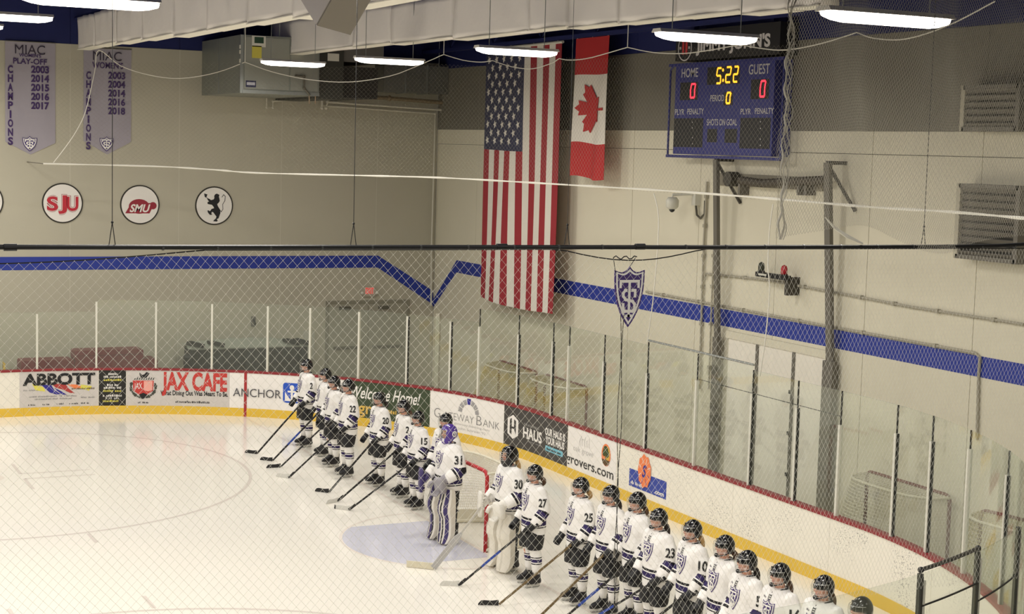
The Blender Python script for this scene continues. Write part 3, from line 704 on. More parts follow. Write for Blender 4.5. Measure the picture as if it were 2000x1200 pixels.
MB().box((XF, y-0.16, z-0.13), (XF+0.06, y+0.16, z+0.12)).build('case', M('exit_case', (178, 170, 152), 0.5), t)
MB().box((XF+0.06, y-0.12, z-0.07), (XF+0.064, y+0.12, z+0.10)).build('face', M('exit_face', (226, 190, 176), 0.5), t)
D = Deco(t, lambda u, v, d: Vector((XF+0.064+d, u, v))); D.txt(M('exit_red', (232, 90, 84), 0.5, emit=((236, 84, 76), 0.35)), 'EXIT', y, z+0.015, 0.14, 0.21, bold=0.03); D.flush('lettering')
for s in (-1, 1): MB().ell((XF+0.07, y+s*0.19, z-0.04), 0.03, 0.04, 0.04, 8, 6).build('emergency_lamp', white_alu, t)
y0, z0 = fz(592, 702); y1, z1 = fz(613, 646)
t = MB().box((XF, y0, z0), (XF+0.06, y1, z1)).box((XF+0.06, y0+0.02, z0+0.02), (XF+0.07, y1-0.02, z1-0.02)).build('wall_cabinet', M('pale_grey_cabinet', (186, 184, 170), 0.5))
tag(t, 'narrow pale grey cabinet on the wall left of the double door', 'cabinet')
y0, z0 = fz(494, 628); t = thing('wall_bracket', (XF, y0, z0-0.15), 'small dark bracket on the wall above the covered cart', 'bracket')
MB().box((XF, y0-0.05, z0-0.12), (XF+0.06, y0+0.05, z0+0.12)).build('plate', steel_grey, t); MB().tube([(XF+0.05, y0, z0+0.05), (XF+0.14, y0+0.02, z0-0.04), (XF+0.12, y0, z0-0.1)], 0.02, 6).build('hook', black_m, t)

# dark red crash mats stacked behind the far boards
matm = M('dark_red_vinyl', (112, 34, 42), 0.5, noise=(3, 0.08))
XM = -14.2
def pad(pl, pr, pb, pt, depth, label, z0=None, z1=None):
    qa, qb = at(pl, 700, 0, XM), at(pr, 700, 0, XM); z0 = at(pl, pb, 0, XM).z if z0 is None else z0; z1 = at(pl, pt, 0, XM).z if z1 is None else z1
    yl, yr = qa.y, qb.y; r = 0.05
    prof = rr(yl, z0, yr, z1, min(r, (z1-z0)/2.5), 4)
    t = thing('crash_mat', (XM-depth/2, (yl+yr)/2, z0), label, 'mat', 'dark red crash mats behind the far boards')
    MB().prism(prof, XM-depth, XM, lambda u, v, d: Vector((d, u, v))).build('cover', matm, t)
    MB().box((XM-0.01, yl+0.03, (z0+z1)/2-0.006), (XM+0.004, yr-0.03, (z0+z1)/2+0.006)).build('seam', M('mat_seam', (84, 30, 36), 0.6), t)
    return z1
pad(41, 145, 0, 706, 0.55, 'long dark red crash mat lying lower beside the raised mats', z0=-0.02)
zz = pad(146, 308, 0, 706, 0.55, 'dark red crash mat at the bottom under another mat', z0=-0.02)
pad(146, 280, 0, 686, 0.5, 'short dark red crash mat on top of another mat', z0=zz+0.002)
# long cart with black skirt and a grey tarpaulin
XC = -14.0; qa, qb = at(373, 700, 0, XC), at(600, 700, 0, XC); zc = at(480, 681, 0, XC).z
t = thing('covered_cart', (XC-0.35, (qa.y+qb.y)/2, -0.02), 'long black skirted cart under a pale grey tarpaulin', 'cart')
skirt = M('black_skirt', (30, 29, 27), 0.7, noise=(3, 0.15), bump=(12, 0.3, 0.02)); mb = MB(); n = 60; vs = []; fs = []
for i in range(n+1):
    y = qa.y+(qb.y-qa.y)*i/n; w_ = 0.014*math.sin(i*1.3)
    for z in (-0.02, zc): vs.append((XC+w_+(0.02 if z < 0 else 0), y, z))
    for z in (-0.02, zc): vs.append((XC-0.6, y, z))
for i in range(n):
    a = 4*i; b = a+4; fs += [(a, b, b+1, a+1), (a+2, a+3, b+3, b+2), (a+1, b+1, b+3, a+3)]
fs += [(0, 1, 3, 2), (4*n, 4*n+2, 4*n+3, 4*n+1)]
mb.add(vs, fs).build('skirt', skirt, t, smooth=False)
tarp = M('pale_grey_tarpaulin', (160, 164, 150), 0.6, bump=(6, 0.4, 0.03)); mb = MB(); vs = []; fs = []; n = 24; m = 8
for i in range(n+1):
    f = i/n; y = qa.y-0.08+(qb.y-qa.y+0.1)*f
    for j in range(m+1):
        g = j/m; x = XC+0.03-0.66*g; z = zc+0.02+0.20*math.sin(PI*min(1, g*1.25)*0.8)*(0.45+0.55*math.sin(PI*min(1, max(0, f*1.05)))**0.6)+0.012*math.sin(i*1.7+j)
        vs.append((x, y, z))
for i in range(n):
    for j in range(m): a = i*(m+1)+j; fs.append((a, a+1, a+m+2, a+m+1))
mb.add(vs, fs).build('tarpaulin', tarp, t, smooth=True)
for f, lab in ((0.04, 0), (0.21, 1), (0.86, 2), (0.95, 3)):
    y = qa.y+(qb.y-qa.y)*f; MB().obox((XC-0.05, y, zc+0.12), (0.12, 0.02, 0.02), (0.0, 0.16, -0.045), (0, 0.012, 0.04)).build('strap', black_m, t)
MB().box((XC-0.62, qa.y, zc), (XC+0.03, qb.y, zc+0.025)).build('deck', M('cart_deck', (120, 122, 112), 0.6), t)
y, z = at(364, 715, 0, XC).y, 0.9
XC += 0.32; t = thing('rubbish_bin', (XC-0.1, y, -0.02), 'small black bin beside the covered cart', 'bin'); MB().rings([(XC-0.1, y, -0.02, 0.10, 0.10), (XC-0.1, y, 1.06, 0.13, 0.13), (XC-0.1, y, 1.08, 0.12, 0.12)], 12).build('body', black_m, t); MB().rings([(XC-0.1, y, 1.08, 0.135, 0.135), (XC-0.1, y, 1.12, 0.11, 0.11), (XC-0.1, y, 1.15, 0.03, 0.03)], 12).build('lid', black_m, t)
XC -= 0.32; q = at(3, 705, 0, XC)
t = thing('equipment_box', (XC-0.2, q.y-0.1, -0.02), 'pale box with a yellow lid at the far boards', 'box')
MB().box((XC-0.4, q.y-0.5, -0.02), (XC, q.y+0.02, 1.12)).build('body', M('pale_box', (190, 188, 172), 0.6), t); MB().box((XC-0.4, q.y+0.03, -0.02), (XC, q.y+0.08, 1.02)).build('side_strap', yellow, t)

# air handler and ducts hung on the far wall
xfr = None
y0, z0 = fz(394, 182); zt = fz(394, 75)[1]
xa = XF
for k in range(400):
    xa = XF+k*0.01; pp = Vector((xa, y0, (z0+zt)/2)) - CAM
    if 1000+FPX*pp.dot(RT)/pp.dot(FW) >= 470: break
xfr = xa                                            # front plane of the cabinet
q1 = at(624, 120, 0, xfr); q2 = at(748, 120, 0, xfr)
hvac = thing('air_handler', (XF+0.6, (y0+q1.y)/2, z0), 'large galvanised air handler hung high on the far wall', 'air handler')
zb = at(480, 182, 0, xfr).z; zt2 = at(480, 68, 0, xfr).z
MB().box((XF, y0, zb), (xfr, q1.y, zt2)).build('cabinet', M('air_handler_sheet', (142, 146, 138), 0.4, metal=0.35, noise=(3, 0.12)), hvac)
mid = XF+(xfr-XF)*0.45
MB().box((mid-0.01, y0-0.012, zb+0.02), (mid+0.03, y0, zt2-0.02)).build('side_rib', galv, hvac)
MB().box((xfr-0.06, y0-0.012, zb), (xfr+0.01, y0+0.06, zt2)).build('corner_post', galv, hvac)
ysp = at(566, 120, 0, xfr).y
for a, b in ((y0+0.08, ysp-0.02), (ysp+0.02, q1.y-0.04)):
    MB().box((xfr, a, zb+0.10), (xfr+0.02, b, zt2-0.04)).build('access_panel', M('access_panel_sheet', (154, 156, 146), 0.38, metal=0.35, noise=(2, 0.1)), hvac)
MB().box((xfr, y0+0.04, zb), (xfr+0.03, q1.y, zb+0.07)).build('base_rail', galv, hvac)
def plate(par, pl, pt, pr, pb, mat, name, d=0.025, th=0.006):
    a = at(pl, pb, 0, xfr+d); b = at(pr, pt, 0, xfr+d); return MB().box((xfr+d-0.005, a.y, a.z), (xfr+d+th, b.y, b.z)).build(name, mat, par)
s = plate(hvac, 492, 71, 519, 91, white_alu, 'control_cover'); plate(hvac, 497, 73, 515, 84, M('display_green', (40, 68, 50), 0.3), 'control_display', 0.032)
plate(hvac, 492, 90, 511, 113, M('yellow_notice', (206, 196, 84), 0.6), 'notice'); plate(hvac, 480, 158, 500, 170, M('maker_plate', (48, 50, 84), 0.5), 'maker_plate', 0.03); plate(hvac, 482, 161, 498, 166, M('maker_plate_text', (200, 200, 208), 0.5), 'maker_plate', 0.037)
for z in (zt2-0.25, zt2-0.36, zt2-0.55): MB().box((xfr-0.03, y0-0.03, z-0.05), (xfr+0.03, y0-0.012, z+0.03)).build('tape', white_alu, hvac)
for yy in (y0+0.1, (y0+q1.y)/2, q1.y-0.15): MB().tube([(xfr-0.1, yy, zt2), (xfr-0.1, yy, 9.6)], 0.01, 5).build('hanger_rod', galv, hvac)
# second, dark unit and the duct to the end wall
q3 = at(676, 120, 0, xfr); 
t = thing('duct_transition', (XF+0.5, (q1.y+q2.y)/2, zb), 'dark transition box between air handler and duct', 'duct')
MB().box((XF, q1.y+0.01, zb-0.05), (xfr-0.15, q3.y, zt2-0.1)).build('fan_box', M('dark_fan_box', (64, 64, 58), 0.6, metal=0.2), t)
MB().box((XF, q3.y+0.005, zb+0.0), (xfr-0.3, q2.y, zt2-0.55)).build('throat', M('dark_throat', (44, 42, 38), 0.7), t)
MB().box((XF, q3.y, zt2-0.45), (xfr-0.2, at(756, 90, 0, xfr).y, zt2-0.0)).build('upper_box', M('grey_box_sheet', (104, 102, 96), 0.6), t)
a = at(640, 104, 0, xfr-0.15); b = at(662, 120, 0, xfr-0.15); MB().box((xfr-0.15, a.y, b.z), (xfr-0.14, b.y, a.z)).build('label_plate', white_alu, t)
t = thing('supply_duct', (XF+0.5, 3.9, zb), 'grey rectangular duct running from the air handler to the corner', 'duct')
za, zd = fz(850, 132)[1], fz(850, 185)[1]
yd = at(752, 150, 0, XF+0.7).y; yjs = [yd+(YW-0.01-yd)*k/3 for k in range(4)]
for a, b in zip(yjs[:-1], yjs[1:]): MB().box((XF+0.004, a+0.004, zd), (XF+0.62, b-0.004, za)).build('duct_section', M('duct_sheet', (118, 118, 112), 0.45, metal=0.3, noise=(2, 0.1)), t)
for b in yjs[1:-1]: MB().box((XF+0.004, b-0.02, zd-0.02), (XF+0.64, b+0.02, za+0.02)).build('flange', galv, t)
# pipes below
def pipe(name, pts, r, mat, label, x=XF+0.12, n=8, cat='pipe', group=None):
    P3 = [at(px, py, 0, x) for px, py in pts]; t = thing(name, P3[0], label, cat, group)
    MB().tube(P3, r, n).build('run', mat, t)
    for q in P3[1:-1]: MB().ell(q, r*1.5, r*1.5, r*1.5, 8, 6).build('elbow', mat, t)
    return t
pvc = M('white_pvc', (206, 202, 186), 0.45)
pipe('drain_pipe', [(604, 191), (533, 198), (533, 210), (521, 210), (521, 190), (531, 188)], 0.022, pvc, 'thin white drain pipe with a loop below the air handler')
pipe('drain_pipe', [(925, 219), (640, 199), (637, 211), (629, 211), (629, 186)], 0.03, pvc, 'white drain pipe with an open trap running to the corner', XF+0.2)
pipe('drain_pipe', [(629, 206), (850, 222), (847, 345), (843, 478), (842, 598)], 0.024, pvc, 'white pipe dropping down the corner of the far wall', XF+0.1)
gasp = M('brown_gas_pipe', (122, 106, 80), 0.5)
pipe('gas_pipe', [(625, 184), (760, 192), (918, 205)], 0.05, gasp, 'brown gas pipe under the duct', XF+0.25)
for px, py0 in ((604, 130), (616, 135)):
    pipe('copper_pipe', [(px, py0), (px, 203)], 0.014, M('copper_brown', (150, 128, 102), 0.45), 'thin copper riser under the air handler', xfr-0.05, group='copper risers')
pipe('flex_hose', [(576, 148), (594, 150), (594, 172), (605, 186)], 0.025, M('grey_hose', (96, 92, 80), 0.6), 'short grey bent hose on the air handler front', xfr+0.06)

# ================================================================== ON THE END WALL
def efn(u, v, d): return Vector((u, YW-0.03-d, v))
# flags: hung lengthwise from the joist
def flag_cloth(name, xl, xr, zt, zb, ypl, colour_fn, parent, mats, nu=48, nv=80, seed=0, taper=0.0):
    r_ = random.Random(seed); ph = [r_.uniform(0, 6) for _ in range(5)]; mb = MB(); vs = []
    for side in (0, 1):
        for i in range(nu+1):
            f = i/nu
            for j in range(nv+1):
                g = j/nv; x = xl+(xr-xl)*f + taper*(1-f)*0
                wv = 0.035*math.sin(ph[0]+f*8+g*1.5)*(0.3+g) + 0.02*math.sin(ph[1]+f*15+g*4)*g
                x2 = xl+(xr-xl)*f-taper*g*f
                vs.append((x2, ypl+wv+0.006*side, zt+(zb-zt)*g+0.04*math.sin(ph[2]+f*5)*g))
    q = (nu+1)*(nv+1)
    o = len(mb.v); mb.v += [Vector(v) for v in vs]
    for i in range(nu):
        for j in range(nv):
            c = (i*(nv+1)+j, (i+1)*(nv+1)+j, (i+1)*(nv+1)+j+1, i*(nv+1)+j+1); mi = colour_fn((i+.5)/nu, (j+.5)/nv)
            mb.f.append(c); mb.mi.append(mi); mb.f.append(tuple(q+k for k in reversed(c))); mb.mi.append(mi)
    o = mb.build(name, mats, parent, smooth=True)
    return o, (lambda f, g: (xl+(xr-xl)*f-taper*g*f, ypl+0.035*math.sin(ph[0]+f*8+g*1.5)*(0.3+g)+0.02*math.sin(ph[1]+f*15+g*4)*g-0.008, zt+(zb-zt)*g+0.04*math.sin(ph[2]+f*5)*g))
fred = M('flag_red', (160, 50, 58), 0.75, bump=(40, 0.1, 0.01)); fwhite = M('flag_white', (232, 226, 214), 0.75, bump=(40, 0.1, 0.01)); fblue = M('flag_blue', (58, 60, 84), 0.75, bump=(40, 0.1, 0.01))
YF = 5.45
xl, xr = at(944, 300, 1, YF).x, at(1097, 100, 1, YF).x; zt, zb = jz-0.12, at(1015, 601, 1, YF).z
tp = xr - at(1084, 590, 1, YF).x
t = thing('american_flag', ((xl+xr)/2, YF, zb), 'large American flag hung lengthwise beside the corner', 'flag')
def usc(f, g):
    if f < 0.5 and g < 0.4: return 2
    st = int(f*13); return 0 if st % 2 == 0 else 1
def usc2(f, g):
    # thirteen vertical stripes, canton over the upper left
    k = min(12, int(f*13))
    if k < 7 and g < 0.395: return 2
    return 0 if k % 2 == 0 else 1
fl, fpos = flag_cloth('cloth', xl, xr, zt, zb, YF, usc2, t, [fred, fwhite, fblue], nu=52, nv=86, seed=3, taper=tp)
for c in range(11):
    n_ = 5 if c % 2 == 0 else 4
    for k in range(n_):
        g = 0.022+0.352*(c+0.5)/11; f = (7/13)*((k+0.5)/5 if n_ == 5 else (k+1)/5); px_, py_, pz_ = fpos(f, g)
        star = [( (0.088 if q % 2 == 0 else 0.036)*math.cos(PI/2+PI/2+q*PI/5), (0.088 if q % 2 == 0 else 0.036)*math.sin(PI/2+PI/2+q*PI/5)) for q in range(10)]
        MB().prism(star, -0.002, 0.012, lambda u, v, d: Vector((px_+u, py_-d, pz_+v))).build('star', fwhite, fl)
MB().tube([(xl-0.05, YF, zt+0.03), (xr+0.05, YF, zt+0.03)], 0.03, 8).build('pole', white_alu, t)
for f in (0.05, 0.35, 0.65, 0.95): MB().tube([(xl+(xr-xl)*f, YF, zt+0.03), (xl+(xr-xl)*f, YF, jz)], 0.008, 5).build('tie', rope_w, t)
xl, xr = at(1121, 200, 1, YF).x, at(1191, 80, 1, YF).x; zt, zb = jz-0.06, at(1148, 348, 1, YF).z; tp = xr-at(1179, 340, 1, YF).x
t = thing('canadian_flag', ((xl+xr)/2, YF, zb), 'Canadian flag hung lengthwise next to the striped flag', 'flag')
fred2 = M('flag_bright_red', (186, 46, 48), 0.75, bump=(40, 0.1, 0.01))
fl, fpos = flag_cloth('cloth', xl, xr, zt, zb, YF, lambda f, g: 1 if 0.26 < g < 0.755 else 0, t, [fred2, fwhite], nu=24, nv=80, seed=9, taper=tp)
half = [(0,1.0),(.10,.80),(.20,.84),(.16,.46),(.36,.66),(.41,.57),(.62,.61),(.55,.40),(.62,.34),(.28,.06),(.32,-.06),(.03,-.02),(.035,-.32)]
leaf = half + [(-u, v) for u, v in reversed(half[1:])]
cx_, cz_ = 0.52, 0.505; mb = MB(); pts = []
def leafmap(u, v, d):
    f = cx_ - (v-0.33)*0.64; g = cz_ + u*0.275; a, b, c = fpos(f, g); return Vector((a, b-0.004-d, c))
mb.prism(leaf, -0.001, 0.012, leafmap).build('maple_leaf', fred2, fl)
for f in (0.05, 0.5, 0.95): MB().tube([(xl+(xr-xl)*f, YF, zt), (xl+(xr-xl)*f, YF, jz)], 0.008, 5).build('tie', rope_w, t)

# scoreboard with its sign
YS = 5.50
def sfn(u, v, d): return Vector((u, YS-d, v))
x0, x1 = at(1318, 200, 1, YS).x, at(1510, 220, 1, YS).x; z0, z1 = at(1400, 303, 1, YS).z, at(1400, 121, 1, YS).z
sbm = M('scoreboard_blue', (50, 54, 122), 0.5, noise=(3, 0.06)); sbd = M('scoreboard_black', (34, 33, 34), 0.5); sbw = M('scoreboard_lettering', (196, 194, 196), 0.6)
sb = thing('scoreboard', ((x0+x1)/2, YS, z0), 'blue hockey scoreboard with lit amber and red digits', 'scoreboard')
MB().box((x0, YS, z0), (x1, YW-0.02, z1)).build('cabinet', sbm, sb)
fr = M('scoreboard_frame_blue', (44, 48, 116), 0.5)
xo0, xo1 = at(1306, 200, 1, YS).x, at(1526, 220, 1, YS).x
for xx in (xo0, xo1): MB().tube([(xx, YS+0.02, z0-0.05), (xx, YS+0.02, z1-0.1), (xx+(0.12 if xx == xo0 else -0.12), YS+0.02, z1-0.0)], 0.022, 6).build('frame_tube', fr, sb)
for zz in (z0-0.04, z1-0.01): MB().box((xo0-0.02, YS-0.01, zz-0.025), (xo1+0.02, YS+0.05, zz+0.025)).build('frame_rail', fr, sb)
def su(px, py): q = at(px, py, 1, YS); return q.x, q.z
D = Deco(sb, sfn); D.lv = 0.006
def st(s, pl, pr, py, hpx, m=sbw):
    D.piece = 'lettering#%d%d' % (pl, py)
    a = su(pl, py); b = su(pr, py); k = su(pl, py-hpx)[1]-a[1]; D.txt(m, s, (a[0]+b[0])/2, a[1], k, abs(b[0]-a[0]), bold=0.01)
st('HOME', 1332, 1364, 143, 17); st('GUEST', 1463, 1504, 136, 19); st('PERIOD', 1388, 1415, 192, 12); st('PLYR', 1319, 1337, 219, 11); st('PENALTY', 1343, 1375, 218, 11); st('PLYR', 1447, 1467, 218, 11); st('PENALTY', 1475, 1512, 217, 11); st('SHOTS ON GOAL', 1381, 1440, 239, 12)
def pl(pa, pb_, py0, py1):
    a, b = su(pa, py1), su(pb_, py0); return rect(a[0], a[1], b[0], b[1])
for q in ((1381,1446,128,166),(1328,1364,160,196),(1466,1503,154,194),(1413,1432,180,206),(1315,1374,231,287),(1444,1506,230,290),(1381,1401,252,278),(1415,1440,252,279)): D.piece = 'digit_panel#%d%d' % q[::2]; D.poly(sbd, pl(*q), -0.003)
for px, pys in ((1353, (239, 250, 269, 281)), (1486, (238, 251, 272, 284))):
    for py in pys: D.piece = 'colon_dot#%d%d' % (px, py); D.poly(sbw, disc(*su(px, py), 0.012, 8), 0.002)
amber = M('amber_led', (255, 190, 60), 0.5, emit=((255, 176, 40), 1.6)); redled = M('red_led', (255, 70, 90), 0.5, emit=((255, 52, 72), 1.6))
SEG = {'0': 'abcdef', '2': 'abged', '5': 'afgcd'}
def digit(ch, pl_, pr_, py0, py1, m):
    D.piece = 'digit#%d%d' % (pl_, py0); a, b = su(pl_, py1), su(pr_, py0); u0, v0, u1, v1 = a[0], a[1], b[0], b[1]; vm = (v0+v1)/2; g = 0.02; sl = 0.02
    seg = {'a': [(u0+sl+g,v1),(u1+sl-g,v1)], 'g': [(u0+g,vm),(u1-g,vm)], 'd': [(u0+g,v0),(u1-g,v0)], 'f': [(u0+sl,v1-g),(u0,vm+g)], 'b': [(u1+sl,v1-g),(u1,vm+g)], 'e': [(u0,vm-g),(u0,v0+g)], 'c': [(u1,vm-g),(u1,v0+g)]}
    for s in SEG[ch]: D.strokes(m, seg[s], 0.036, 0.003)
digit('5', 1400, 1409, 133, 163, amber); digit('2', 1418, 1428, 131, 161, amber); digit('2', 1433, 1442, 130, 160, amber)
for py in (137, 157): D.piece = 'colon_dot#%d' % py; D.poly(amber, disc(*su(1413, py), 0.03, 8), 0.003)
digit('0', 1419, 1427, 181, 202, amber); digit('0', 1349, 1358, 164, 191, redled); digit('0', 1485, 1495, 158, 189, redled)
D.flush('display')
# black sponsor sign above it
xa, xb = at(1320, 90, 1, YS).x, at(1523, 90, 1, YS).x; za, zc2 = z1+0.06, at(1420, 52, 1, YS).z
sg_ = thing('sponsor_sign', ((xa+xb)/2, YS, za), 'black sign with white lettering above the scoreboard', 'sign')
MB().box((xa, YS, za), (xb, YW-0.02, zc2)).build('panel', sbd, sg_)
D = Deco(sg_, sfn); D.lv = 0.004; lw = M('sign_lettering', (214, 210, 206), 0.6)
a, b = su(1360, 88)[0], su(1505, 78)[0]; D.txt(lw, "JIMMY JOHN'S", (a+b)/2, su(1430, 84)[1], 0.20, b-a, bold=0.04)
u, v = su(1338, 94); D.piece = 'ring#0'
for k in range(24):
    t0, t1 = 2*PI*k/24, 2*PI*(k+1)/24; D.poly(lw, [(u+.235*math.cos(t0), v+.235*math.sin(t0)), (u+.235*math.cos(t1), v+.235*math.sin(t1)), (u+.212*math.cos(t1), v+.212*math.sin(t1)), (u+.212*math.cos(t0), v+.212*math.sin(t0))])
for s in (-1, 1): D.piece = 'red_letter#%d' % s; D.poly(M('sign_red', (190, 54, 56), 0.6), rect(u+s*.055-.036, v-.115, u+s*.055+.036, v+.12), 0.001)
D.piece = 'lettering#l'; D.marks(lw, u-.18, u-.12, v-.02, .06, 0.001); D.piece = 'lettering#r'; D.marks(lw, u+.12, u+.18, v-.02, .06, 0.001)
D.flush('lettering')
for xx in (xa+0.4, xb-0.4): MB().box((xx-0.05, YS+0.1, zc2), (xx+0.05, YS+0.2, zc2+0.25)).build('hanger', navy, sg_)

# steel door tracks, overhead door, duct, conduits, lamps, camera on the end wall
xd0, xd1 = ez(1424, 700)[0], ez(1622, 740)[0]; zd = 2.78
door = thing('door_2', ((xd0+xd1)/2, YW, -0.02), kind='structure')
n = 3; edges = [xd0, ez(1483, 700)[0], ez(1554, 720)[0], xd1]
for a, b in zip(edges[:-1], edges[1:]): MB().box((a+0.03, YW-0.04, -0.02), (b-0.03, YW, zd)).build('door_panel', M('door_white_panel', (240, 234, 220), 0.6, noise=(4, 0.05)), door)
for xx in edges[1:-1]: MB().box((xx-0.035, YW-0.06, -0.02), (xx+0.035, YW, zd)).build('mullion', steel_grey, door)
for zz in (0.7, 1.4, 2.1):
    for xx in edges[1:]: MB().box((xx-0.07, YW-0.075, zz-0.03), (xx-0.03, YW-0.04, zz+0.03)).build('hinge', black_m, door)
MB().box((xd0-0.05, YW-0.06, zd), (xd1+0.1, YW, zd+0.13)).build('lintel', wallm_end, door)
for pt_, pb_, px0, lab in ((312, 640, 1399, 'left grey steel door track with a leaning top'), (318, 690, 1617, 'right grey steel door track with a leaning top')):
    xb_ = ez(1413 if px0 < 1500 else 1634, pb_)[0]; zt_ = at(px0, pt_, 1, YW-0.33).z; zk = 2.75
    t = MB().obox((xb_, YW-0.12, zk/2), (0.075 if px0 < 1500 else 0.13, 0, 0), (0, 0.05, 0), (0, 0, zk/2+0.02)).build('door_track', steel_grey, door)
    xt = at(px0, pt_, 1, YW-0.33).x
    mb = MB(); a = Vector((xb_, YW-0.12, zk)); b = Vector((xt, YW-0.33, zt_)); d = (b-a)/2; mb.obox((a+b)/2, (0.055 if px0 < 1500 else 0.07, 0, 0), (0, 0.035, 0.0), d).build('upper_track', steel_grey, t)
    MB().tube([b+Vector((0, 0, -0.02)), Vector((xt+0.35, YW-0.02, zt_-0.75))], 0.03, 6).build('brace', M('dark_steel', (70, 66, 58), 0.6), t)
    MB().box((xt-0.06, YW-0.33, zt_-0.03), (xt+0.06, YW, zt_+0.03)).build('bracket', MATS['dark_steel'], t)
# spring shaft and flexible duct above the door
YD = YW-0.22
q0, q1_ = at(1427, 350, 1, YD), at(1612, 352, 1, YD); ds = MATS['dark_steel']
MB().tube([q0+Vector((-0.02, 0.14, 0)), q0+Vector((-0.02, -0.06, 0))], 0.13, 18).build('cable_drum', ds, door); t = door
sp = [at(1445, 352, 1, YD), at(1490, 358, 1, YD), at(1560, 354, 1, YD), q1_]
for k, (a, b) in enumerate(zip(sp[:-1], sp[1:])):
    n = 16; pts = [a+(b-a)*(i/n) for i in range(n+1)]; MB().tube(pts, [0.075 if i % 2 else 0.062 for i in range(n+1)], 10).build('spring_coil', M('coil_dark', (78, 72, 62), 0.6), t)
MB().box((at(1405, 345, 1, YW).x, YW-0.05, at(1450, 364, 1, YW).z), (at(1612, 345, 1, YW).x, YW, at(1450, 340, 1, YW).z)).build('back_plate', M('back_plate_grey', (136, 130, 114), 0.7), t)
for px in (1441, 1556, 1570): q = at(px, 372, 1, YD); MB().box((q.x-0.03, YW-0.2, q.z-0.08), (q.x+0.03, YW, q.z+0.16)).build('bracket', steel_grey, t)
# conduits
def econduit(pts, r, label, d=0.04, mat=conduit):
    P3 = [at(px, py, 1, YW-d) for px, py in pts]; t = thing('wall_conduit', P3[0], label, 'conduit'); MB().tube(P3, r, 8).build('run', mat, t)
    for a, b in zip(P3[:-1], P3[1:]):
        if (b-a).length > 1: 
            for f in (0.25, 0.75): q = a+(b-a)*f; MB().obox(q, (0.03, 0, 0), (0, 0.03, 0), (0, 0, 0.03)).build('strap', mat, t)
    return t
econduit([(1381, 355), (1375, 470), (1371, 590), (1366, 760)], 0.022, 'thick vertical conduit left of the overhead door')
econduit([(1395, 470), (1390, 590), (1384, 760)], 0.016, 'thin vertical conduit nearest the left door track')
econduit([(1262, 570), (1400, 596), (1620, 638), (1905, 690), (1914, 698), (1911, 740), (1908, 860)], 0.022, 'long conduit along the top of the blue stripe', 0.03)
econduit([(1376, 545), (1379, 535), (1480, 545), (1545, 556), (1650, 575), (1780, 600), (2000, 634)], 0.02, 'conduit running right from the red goal lamp')
# goal lamps
q = at(1515, 535, 1, YW-0.25); t = thing('goal_lamp', (q.x, YW, q.z), 'black bracket with one dark and one red goal lamp', 'lamp')
a, b = at(1480, 534, 1, YW-0.25), at(1540, 544, 1, YW-0.25)
MB().box((a.x, YW-0.30, a.z-0.05), (b.x, YW-0.20, a.z+0.03)).build('bar', black_m, t); MB().box((b.x-0.1, YW-0.25, a.z-0.3), (b.x-0.02, YW, a.z)).build('arm', ds, t); MB().box((a.x+0.1, YW-0.31, a.z-0.02), (a.x+0.33, YW-0.30, a.z+0.01)).build('name_strip', white_alu, t)
for xx, m in ((a.x+0.10, M('dark_lens', (74, 76, 66), 0.2)), (b.x-0.13, M('red_lens', (176, 40, 52), 0.2))):
    MB().rings([(xx, YW-0.25, a.z+0.03, 0.055, 0.055), (xx, YW-0.25, a.z+0.14, 0.055, 0.055), (xx, YW-0.25, a.z+0.18, 0.04, 0.04), (xx, YW-0.25, a.z+0.20, 0.01, 0.01)], 12).build('lens', m, t, smooth=True)
    MB().rings([(xx, YW-0.25, a.z+0.02, 0.065, 0.065), (xx, YW-0.25, a.z+0.045, 0.065, 0.065)], 12).build('collar', black_m, t)
# dome camera
q = at(1313, 398, 1, YW-0.45); t = thing('dome_camera', (q.x, YW-0.45, q.z-0.12), 'white dome security camera on a wall arm', 'camera')
MB().rings([(q.x, q.y, q.z-0.10, 0.07, 0.07), (q.x, q.y, q.z-0.06, 0.115, 0.115), (q.x, q.y, q.z+0.06, 0.12, 0.12), (q.x, q.y, q.z+0.12, 0.08, 0.08)], 18).build('housing', white_alu, t, smooth=True)
MB().ell((q.x, q.y, q.z-0.10), 0.055, 0.055, 0.06, 12, 8).build('dome', M('smoked_dome', (50, 50, 48), 0.15), t)
w_ = at(1358, 392, 1, YW-0.08); MB().tube([(q.x, q.y, q.z+0.11), (q.x, q.y, q.z+0.16), (w_.x, YW-0.08, w_.z+0.12)], 0.025, 8).build('arm', white_alu, t); MB().box((w_.x-0.06, YW-0.12, w_.z-0.09), (w_.x+0.06, YW, w_.z+0.13)).build('junction_box', white_alu, t)
MB().tube([at(1359, 400, 1, YW-0.05), at(1361, 420, 1, YW-0.05), at(1368, 427, 1, YW-0.05), at(1376, 418, 1, YW-0.05), at(1377, 392, 1, YW-0.05)], 0.02, 8).build('cable', M('cable_grey', (96, 92, 80), 0.6), t)
